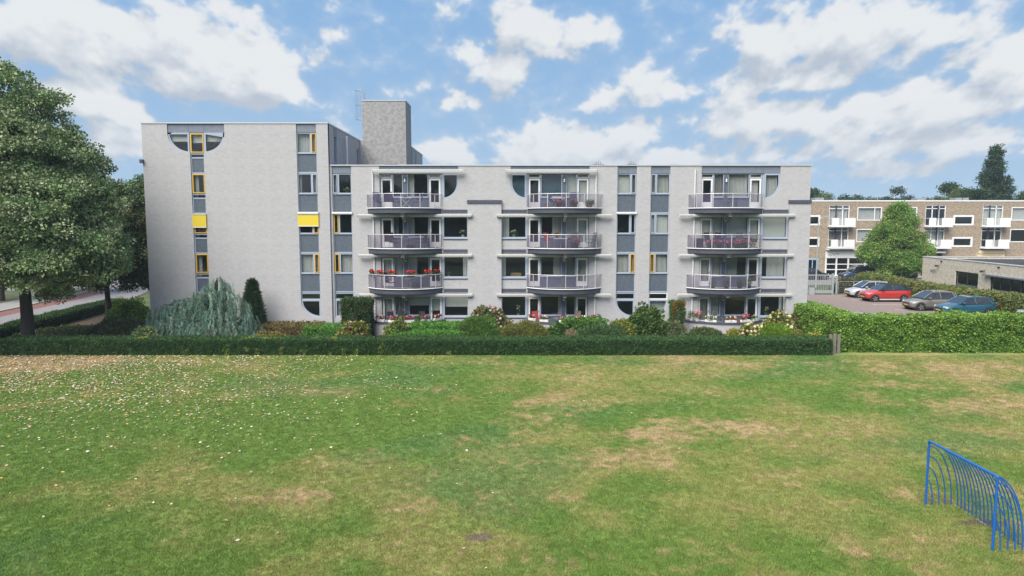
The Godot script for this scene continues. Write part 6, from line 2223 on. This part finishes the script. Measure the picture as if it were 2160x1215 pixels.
func build_small_things() -> void:
	pairs_cache.leafy = sprig("leafy", 12, 0.09, 0.10, 0.05, 61)
	var RED := [Color(0.62, 0.02, 0.02), Color(0.70, 0.05, 0.04), Color(0.52, 0.012, 0.02)]
	var PINK := [Color(0.60, 0.10, 0.22), Color(0.68, 0.30, 0.36), Color(0.52, 0.04, 0.12)]
	var PINKWHITE := [Color(0.66, 0.22, 0.28), Color(0.75, 0.68, 0.66), Color(0.55, 0.06, 0.10)]
	var MAGENTA := [Color(0.42, 0.02, 0.10), Color(0.60, 0.08, 0.26), Color(0.70, 0.55, 0.60), Color(0.45, 0.015, 0.03)]
	var WHITE := [Color(0.74, 0.73, 0.66), Color(0.70, 0.66, 0.50)]
	var CORAL := [Color(0.62, 0.10, 0.14), Color(0.66, 0.22, 0.24)]
	var U := [-7.34, 3.59, 14.6]
	# red geraniums along the rail of the first balcony one floor up
	var where := ["at its left end", "second from its left end", "third from its left end", "in its middle", "right of its middle", "at its right end"]
	var angs := [-0.93, -0.60, -0.25, 0.20, 0.62, 0.90]
	for i in 6:
		flower_box("red geranium trough on the left first-floor balcony rail, %s" % where[i], on_arc(U[0], angs[i], floor_y(1) + 0.83, 2.94, 1.5, -0.12), angs[i], 0.26 if i != 0 else 0.2, mats.dark_pot, 34, RED, "red geranium troughs")
	# terrace of the left ground floor flat
	var ty := 1.042
	angs = [-0.98, -0.55, -0.22, 0.16, 0.52, 0.86]
	where = ["nearest the square bush", "second from the square bush", "behind the leafy bush", "below the lamp", "in front of the right door", "at the right end"]
	for i in 6:
		flower_box("magenta flower trough on the left terrace wall, %s" % where[i], on_arc(U[0], angs[i], ty, 3.05, 1.78, -0.11), angs[i], 0.33, mats.white_pot, 30, MAGENTA, "flower troughs on the left terrace wall")
	flower_pot("white bowl with a green plant in the middle of the left terrace wall", on_arc(U[0], -0.03, ty, 3.05, 1.78, -0.11), 0.2, 0.2, mats.white_pot, 0.28, 0, [])
	flower_pot("small terracotta pot with a dark plant on the left terrace wall", on_arc(U[0], 0.345, ty, 3.05, 1.78, -0.11), 0.13, 0.2, mats.terracotta, 0.22, 0, [])
	garden_chair("dark high-backed garden chair on the left terrace, beside the left door", Vector3(U[0] - 0.85, GROUND_FLOOR, FRONT + 0.75), 0.5, mats.black, "chairs on the left terrace")
	garden_chair("dark high-backed garden chair on the left terrace, turned beside its twin", Vector3(U[0] - 0.25, GROUND_FLOOR, FRONT + 0.55), 0.2, mats.black, "chairs on the left terrace")
	garden_chair("dark garden chair in front of the half-lowered blind on the left terrace", Vector3(U[0] + 1.0, GROUND_FLOOR, FRONT + 0.6), -0.4, mats.black, "chairs on the left terrace")
	# terrace of the middle ground floor flat
	angs = [-0.85, -0.50, -0.06, 0.36, 0.66, 0.92]
	where = ["at the left end", "second from the left", "in the middle before the round table", "above the green bush", "right of the green bush", "at the right end beside the pipe"]
	for i in 6:
		flower_box("pink and white flower trough, middle terrace wall, %s" % where[i], on_arc(U[1], angs[i], ty, 3.05, 1.78, -0.11), angs[i], 0.32, mats.white_pot, 24 if i < 5 else 3, PINKWHITE, "flower troughs on the middle terrace wall")
	round_table("round dark garden table on the middle terrace", Vector3(U[1] - 0.2, GROUND_FLOOR, FRONT + 0.95), 0.62, mats.slate)
	garden_chair("wicker-brown chair behind the round table on the middle terrace", Vector3(U[1] + 0.8, GROUND_FLOOR, FRONT + 0.5), -0.5, mats.wicker, "")
	garden_chair("reddish garden chair at the left door of the middle terrace", Vector3(U[1] - 1.9, GROUND_FLOOR, FRONT + 0.6), 0.3, mats.red_cloth, "")
	# terrace of the right ground floor flat
	flower_pot("white pot of green leaves at the left end of the right terrace wall", on_arc(U[2], -0.90, ty, 3.05, 1.78, -0.11), 0.17, 0.26, mats.white_pot, 0.4, 0, [])
	flower_pot("white pot of red flowers near the left end of the right terrace wall", on_arc(U[2], -0.74, ty, 3.05, 1.78, -0.11), 0.17, 0.24, mats.white_pot, 0.38, 22, CORAL)
	flower_box("white trough of white flowers before the left door of the right terrace", on_arc(U[2], -0.42, ty, 3.05, 1.78, -0.11), -0.42, 0.38, mats.white_pot, 22, WHITE, "flower troughs on the right terrace wall")
	flower_box("white trough of red and white flowers below the right terrace's lamp", on_arc(U[2], 0.02, ty, 3.05, 1.78, -0.11), 0.02, 0.38, mats.white_pot, 18, [WHITE[0], WHITE[1], RED[0]], "flower troughs on the right terrace wall")
	flower_box("white trough of pink begonias in the middle of the right terrace wall", on_arc(U[2], 0.38, ty, 3.05, 1.78, -0.11), 0.38, 0.36, mats.white_pot, 44, PINK, "flower troughs on the right terrace wall", 0.34)
	flower_box("white trough with green leaves only at the right end of the right terrace", on_arc(U[2], 0.72, ty, 3.05, 1.78, -0.11), 0.72, 0.33, mats.white_pot, 2, WHITE, "flower troughs on the right terrace wall")
	garden_chair("grey high-backed chair beside the lamp on the right terrace", Vector3(U[2] - 0.45, GROUND_FLOOR, FRONT + 0.7), 0.7, mats.slate, "")
	var bench := thing("wooden_bench", "reddish wooden bench seat behind the right terrace wall", "bench", Vector3(U[2] + 0.55, GROUND_FLOOR, FRONT + 1.1))
	panel(bench, "seat", -0.55, 0.40, 0.55, 0.45, -0.2, 0.2, mats.red_wood)
	panel(bench, "backrest", -0.55, 0.46, 0.55, 0.72, 0.16, 0.2, mats.red_wood)
	for x in [-0.5, 0.42]:
		for z in [-0.18, 0.12]:
			panel(bench, "leg", x, 0.0, x + 0.06, 0.399, z, z + 0.06, mats.red_wood)
	# top left balcony
	var y3 := floor_y(3) - 0.034
	var y2 := floor_y(2) - 0.034
	var y1 := floor_y(1) - 0.034
	folding_table("white folding table with crossed legs on the top balcony of the left flats", Vector3(U[0] + 0.25, y3, FRONT + 0.8), 0.42)
	garden_chair("dark folded-out armchair at the left end of the top left balcony", Vector3(U[0] - 1.75, y3, FRONT + 0.45), 0.5, mats.navy_cloth, "")
	garden_chair("dark chair left of the white folding table", Vector3(U[0] - 0.5, y3, FRONT + 0.75), 1.3, mats.navy_cloth, "")
	garden_chair("dark chair right of the white folding table", Vector3(U[0] + 1.0, y3, FRONT + 0.75), -1.3, mats.navy_cloth, "")
	# second floor left
	round_table("round grey table on the second-floor balcony of the left flats", Vector3(U[0] + 0.35, y2, FRONT + 0.75), 0.42, mats.slate)
	garden_chair("dark chair at the left door of the second-floor left balcony", Vector3(U[0] - 0.65, y2, FRONT + 0.65), 0.9, mats.black, "")
	garden_chair("dark chair at the right of the round grey table, second floor left", Vector3(U[0] + 1.2, y2, FRONT + 0.6), -1.0, mats.black, "")
	flower_pot("low brown pot of withered flowers on the second-floor left balcony", Vector3(U[0] + 0.45, y2, FRONT + 1.2), 0.16, 0.14, mats.terracotta, 0.2, 8, [Color(0.45, 0.22, 0.15)])
	# first floor left
	garden_chair("slim black folding chair before the left door, under the geraniums", Vector3(U[0] - 0.95, y1, FRONT + 0.7), 1.2, mats.black, "")
	round_table("glass-topped round table on the geranium balcony", Vector3(U[0] + 0.45, y1, FRONT + 0.7), 0.5, mats.slate)
	# top middle
	garden_chair("dark blue high chair by the lamp on the top middle balcony", Vector3(U[1] + 0.5, y3, FRONT + 0.5), -0.2, mats.navy_cloth, "")
	garden_chair("white-framed chair left of the red flowers, top middle balcony", Vector3(U[1] - 0.75, y3, FRONT + 0.75), 1.0, mats.navy_cloth, "")
	flower_pot("dark pot of red flowers left of the centre post, top middle balcony", Vector3(U[1] - 0.45, y3, FRONT + 1.2), 0.18, 0.3, mats.dark_pot, 0.3, 14, RED)
	flower_pot("dark pot of red flowers right of the centre post, top middle balcony", Vector3(U[1] + 0.55, y3, FRONT + 1.15), 0.18, 0.26, mats.dark_pot, 0.28, 12, RED)
	flower_pot("terracotta pot with a spiky plant at the right of the top middle balcony", Vector3(U[1] + 1.6, y3, FRONT + 0.75), 0.22, 0.22, mats.terracotta, 0.4, 0, [], "", 60)
	flower_pot("low tan pot at the left of the top middle balcony", Vector3(U[1] - 1.3, y3, FRONT + 0.9), 0.15, 0.2, mats.terracotta, 0.1, 0, [], "", 12)
	folding_table("narrow white table by the window of the top middle balcony", Vector3(U[1] - 0.5, y3, FRONT + 0.36), 0.5)
	# second floor middle
	garden_chair("bow-backed chair at the right end of the second-floor middle balcony", Vector3(U[1] + 1.75, y2, FRONT + 0.6), -1.1, mats.slate, "")
	garden_chair("red-cushioned chair at the left of the second-floor middle balcony", Vector3(U[1] - 1.05, y2, FRONT + 0.7), 0.8, mats.red_cloth, "")
	garden_chair("dark chair before the lamp on the second-floor middle balcony", Vector3(U[1] + 0.55, y2, FRONT + 0.55), -0.3, mats.black, "")
	round_table("pale round table on the second-floor middle balcony", Vector3(U[1] - 0.3, y2, FRONT + 0.75), 0.5, mats.white)
	flower_pot("pot of bright red flowers on the second-floor middle balcony", Vector3(U[1] + 0.75, y2, FRONT + 1.1), 0.14, 0.32, mats.dark_pot, 0.3, 18, RED)
	flower_pot("little trough of red flowers on the rail, second-floor middle balcony", Vector3(U[1] - 0.55, y2 + 0.72, FRONT + 0.75), 0.1, 0.16, mats.dark_pot, 0.2, 8, RED)
	# second floor right: pink flowers along the glass
	var pk := ["first from the left", "second from the left", "third from the left", "fourth from the left", "fifth from the left"]
	var pa := [-0.50, -0.28, -0.02, 0.18, 0.42]
	for i in 5:
		flower_pot("dark pot of pink flowers, second-floor right balcony, %s" % pk[i], on_arc(U[2], pa[i], y2, 2.94, 1.5, -0.26), 0.17, 0.26, mats.dark_pot, 0.32, 24, PINK, "pink flower pots")
	flower_pot("beige pot with a red-flowered plant at the right end of that pink row", on_arc(U[2], 0.72, y2, 2.94, 1.5, -0.30), 0.2, 0.34, mats.beige_pot, 0.42, 6, PINK)
	garden_chair("dark wicker armchair left on the second-floor right balcony", Vector3(U[2] - 1.1, y2, FRONT + 0.4), 0.5, mats.black, "")
	garden_chair("dark armchair left of the lamp on the second-floor right balcony", Vector3(U[2] - 0.45, y2, FRONT + 0.5), 0.2, mats.black, "")
	garden_chair("dark armchair right of the lamp on the second-floor right balcony", Vector3(U[2] + 0.85, y2, FRONT + 0.5), -0.3, mats.black, "")
	var cab := thing("storage_box", "dark storage cabinet at the left end of the second-floor right balcony", "cabinet", Vector3(U[2] - 1.85, y2, FRONT + 0.40))
	panel(cab, "carcass", -0.25, 0.0, 0.25, 0.68, -0.16, 0.16, mats.black)
	panel(cab, "lid", -0.27, 0.681, 0.27, 0.72, -0.18, 0.18, mats.slate)
	# first floor right: dark plants in pots
	var da := [-0.40, -0.06, 0.30, 0.62]
	var dl := ["dark leafy potted plant before the left door, first-floor right balcony", "round potted shrub left of the centre of the first-floor right balcony", "round potted shrub right of the centre of the first-floor right balcony", "tall thin potted plant before the right door, first-floor right balcony"]
	for i in 4:
		flower_pot(dl[i], on_arc(U[2], da[i], y1, 2.94, 1.5, -0.3), 0.16, 0.24, mats.dark_pot, 0.55 if i in [0, 3] else 0.48, 0, [], "potted plants on the right balcony", 46)
	# top right balcony
	var tb := thing("side_table", "low grey table in the middle of the top right balcony", "table", Vector3(U[2] + 0.35, y3, FRONT + 0.5))
	panel(tb, "table_top", -0.3, 0.46, 0.3, 0.5, -0.2, 0.2, mats.slate)
	for x in [-0.28, 0.24]:
		for z in [-0.18, 0.14]:
			panel(tb, "leg", x, 0.0, x + 0.04, 0.459, z, z + 0.04, mats.slate)
	# plants on window sills
	flower_pot("white cyclamen in a pale pot inside the second-floor window by the pier", Vector3(U[0] + 3.95, floor_y(2) + 0.70, FRONT - 0.42), 0.13, 0.2, mats.white_pot, 0.3, 14, WHITE)
	flower_pot("white flowers in a grey-green pot inside the middle second-floor window", Vector3(U[1] - 3.45, floor_y(2) + 0.70, FRONT - 0.42), 0.17, 0.24, mats.sage_pot, 0.26, 12, WHITE)
	flower_pot("white orchid inside the middle ground floor window", Vector3(U[1] - 3.15, floor_y(0) + 0.70, FRONT - 0.42), 0.09, 0.15, mats.white_pot, 0.5, 12, WHITE)
	flower_pot("white orchid inside the last ground floor window", Vector3(U[2] + 3.2, floor_y(0) + 0.70, FRONT - 0.42), 0.09, 0.14, mats.white_pot, 0.42, 10, WHITE)
	flower_pot("white geraniums inside the top window of the column left of the balconies", Vector3(-11.35, floor_y(3) + 1.05, FRONT - 0.42), 0.12, 0.08, mats.white_pot, 0.26, 12, WHITE)
	flower_pot("small white pot inside the first-floor window beside the geranium balcony", Vector3(U[0] + 2.95, floor_y(1) + 0.70, FRONT - 0.42), 0.09, 0.15, mats.white_pot, 0.16, 0, [])
	# the window boards that carry them
	var cush := thing("armchair", "tan upholstered chair back inside the middle first-floor window", "chair", Vector3(U[1] - 3.3, floor_y(1), FRONT - 1.0))
	var cm := MB.new()
	cm.cbox(Vector3(-0.4, 0.0, -0.3), Vector3(0.4, 0.48, 0.25), 0.06)
	part("seat", cm, mats.tan_cloth, cush)
	cm = MB.new()
	cm.cbox(Vector3(-0.4, 0.482, 0.08), Vector3(0.4, 0.96, 0.28), 0.07)
	part("backrest", cm, mats.tan_cloth, cush)


func make_materials() -> void:
	brick_material("brick", Color(0.452, 0.452, 0.478), Color(0.340, 0.340, 0.360), 0.045, 100, 0.98)
	brick_material("brick_dirty", Color(0.35, 0.35, 0.362), Color(0.265, 0.265, 0.274), 0.05, 140, 0.88)
	brick_material("brown_brick", Color(0.36, 0.285, 0.212), Color(0.33, 0.295, 0.255), 0.14, 120, 0.85)
	brick_material("beige_brick", Color(0.66, 0.585, 0.485), Color(0.55, 0.50, 0.43), 0.10, 130, 0.88)
	mat("frame", 0.34, 0.40, 0.50, 0.45)
	mat("frame_dark", 0.17, 0.20, 0.26, 0.45)
	mat("frame_black", 0.03, 0.035, 0.045, 0.4)
	grain(mat("panel", 0.105, 0.135, 0.18, 0.55), 2.1, 0.86, 0.03, 4, 2)
	grain(mat("fascia", 0.19, 0.225, 0.29, 0.5), 2.3, 0.90, 0.03, 4, 3)
	grain(mat("slab", 0.082, 0.092, 0.135, 0.6), 1.9, 0.80, 0.03, 5, 4)
	mat("yellow", 0.68, 0.39, 0.022, 0.4)
	mat("screen", 0.68, 0.53, 0.04, 0.75)
	mat("white", 0.76, 0.77, 0.79, 0.4)
	grain(mat("awning", 0.54, 0.54, 0.535, 0.45), 1.3, 0.88, 0.03, 4, 6)
	mat("trim", 0.62, 0.64, 0.67, 0.35, 0.3)
	mat("pipe", 0.66, 0.68, 0.71, 0.4)
	mat("aluminium", 0.66, 0.66, 0.68, 0.35, 0.4)
	mat("steel", 0.40, 0.41, 0.43, 0.4, 0.6)
	mat("galvanised", 0.38, 0.42, 0.45, 0.5, 0.3)
	mat("opal", 0.80, 0.79, 0.74, 0.3)
	mat("black", 0.02, 0.022, 0.026, 0.5)
	grain(mat("concrete", 0.60, 0.59, 0.57, 0.8), 1.1, 0.82, 0.04, 4, 7)
	mat("red_brick", 0.26, 0.085, 0.07, 0.85)
	grain(mat("roofing", 0.05, 0.05, 0.055, 0.9), 3.0, 0.7, 0.03, 5, 8)
	mat("room", 0.30, 0.28, 0.26, 0.9)
	mat("room_floor", 0.22, 0.19, 0.16, 0.8)
	var cu := mat("curtain", 0.74, 0.78, 0.77, 0.9)
	cu.backlight_enabled = true
	cu.backlight = Color(0.4, 0.4, 0.4)
	mat("dim_curtain", 0.36, 0.37, 0.36, 0.9)
	mat("blind", 0.72, 0.78, 0.75, 0.7)
	mat("slat", 0.72, 0.78, 0.77, 0.7)
	mat("teal", 0.045, 0.115, 0.16, 0.6)
	glass("glass", 0.02, 0.03, 0.035, 0.16)
	glass("smoked", 0.125, 0.10, 0.18, 0.36)
	mat("film", 0.36, 0.42, 0.39, 0.6)
	mat("light_blue", 0.28, 0.42, 0.58, 0.5)
	mat("navy", 0.03, 0.04, 0.09, 0.6)
	mat("cream", 0.62, 0.54, 0.36, 0.6)
	mat("gold", 0.50, 0.26, 0.08, 0.5)
	# ground surfaces
	grain(mat("far_grass", 0.10, 0.14, 0.045, 0.95), 9.0, 0.6, 0.02, 5, 9)
	grain(mat("soil", 0.15, 0.105, 0.075, 0.95), 2.0, 0.55, 0.04, 5, 10)
	grain(mat("verge", 0.19, 0.17, 0.075, 0.95), 3.0, 0.55, 0.04, 5, 11)
	grain(mat("asphalt", 0.26, 0.25, 0.258, 0.9), 3.7, 0.80, 0.05, 5, 12)
	grain(mat("red_asphalt", 0.235, 0.105, 0.095, 0.9), 2.9, 0.78, 0.05, 5, 13)
	grain(mat("car_park", 0.29, 0.225, 0.205, 0.9), 3.3, 0.78, 0.05, 5, 14)
	grain(mat("paving", 0.33, 0.33, 0.31, 0.9), 2.2, 0.78, 0.06, 5, 15)
	mat("kerb", 0.38, 0.36, 0.32, 0.85)
	mat("marking", 0.66, 0.66, 0.65, 0.7)
	grain(mat("bark", 0.085, 0.072, 0.062, 0.95), 0.9, 0.5, 0.05, 5, 16)
	mat("hedge_core", 0.050, 0.100, 0.034, 0.95)
	mat("privet_core", 0.13, 0.22, 0.04, 0.95)
	grain(mat("old_wood", 0.34, 0.31, 0.28, 0.9), 0.6, 0.5, 0.05, 5, 17)
	mat("goal_blue", 0.012, 0.115, 0.42, 0.38)
	# cars
	mat("car_glass", 0.02, 0.024, 0.03, 0.06)
	mats.car_glass.clearcoat_enabled = true
	mats.car_glass.clearcoat = 1.0
	mats.car_glass.clearcoat_roughness = 0.03
	mat("tyre", 0.015, 0.015, 0.016, 0.85)
	mat("alloy", 0.50, 0.51, 0.53, 0.3, 0.7)
	mat("lamp_glass", 0.55, 0.57, 0.60, 0.12)
	mat("tail", 0.35, 0.01, 0.012, 0.2)
	mat("plate", 0.62, 0.36, 0.02, 0.5)
	# pots and cloth
	mat("white_pot", 0.72, 0.71, 0.69, 0.5)
	mat("dark_pot", 0.035, 0.03, 0.032, 0.6)
	mat("beige_pot", 0.48, 0.40, 0.30, 0.6)
	mat("sage_pot", 0.26, 0.31, 0.26, 0.6)
	mat("terracotta", 0.36, 0.17, 0.09, 0.8)
	mat("slate", 0.13, 0.14, 0.16, 0.6)
	mat("wicker", 0.20, 0.155, 0.12, 0.8)
	mat("red_cloth", 0.30, 0.04, 0.05, 0.85)
	mat("navy_cloth", 0.03, 0.045, 0.085, 0.8)
	mat("tan_cloth", 0.42, 0.30, 0.16, 0.85)
	mat("red_wood", 0.22, 0.085, 0.05, 0.7)


func _ready() -> void:
	# ---- camera, sky, sun, exposure
	var cam := Camera3D.new()
	cam.name = "camera"
	cam.position = Vector3(0, 7.7, 0)
	cam.rotation.x = -0.09523
	cam.fov = 45.74
	cam.near = 0.1
	cam.far = 1500.0
	add_child(cam)
	cam.current = true
	var env := Environment.new()
	env.background_mode = Environment.BG_SKY
	env.sky = Sky.new()
	var sky := make_sky()
	sky.energy_multiplier = 0.45
	env.sky.sky_material = sky
	env.tonemap_mode = Environment.TONE_MAPPER_LINEAR
	env.tonemap_exposure = 2.2
	env.sdfgi_enabled = true
	env.ssao_enabled = true
	env.ssil_enabled = true
	env.fog_enabled = true
	env.fog_density = 0.0004
	env.fog_light_color = Color(0.80, 0.87, 0.95)
	var we := WorldEnvironment.new()
	we.name = "environment"
	we.environment = env
	add_child(we)
	var sun := DirectionalLight3D.new()
	sun.name = "sun"
	sun.light_energy = 0.94
	sun.light_color = Color(1.0, 0.965, 0.91)
	sun.light_angular_distance = 48.0
	sun.shadow_enabled = true
	sun.look_at_from_position(Vector3(-0.34, 0.77, 0.54) * 50.0, Vector3.ZERO)
	add_child(sun)
	# ---- the place
	rng.seed = 2024
	make_materials()
	build_ground()
	build_lawn()
	build_apartments()
	build_hedges()
	build_garden_plants()
	build_trees()
	build_shops()
	build_clinic()
	build_gate()
	build_goal()
	build_posts()
	build_cars()
	build_small_things()
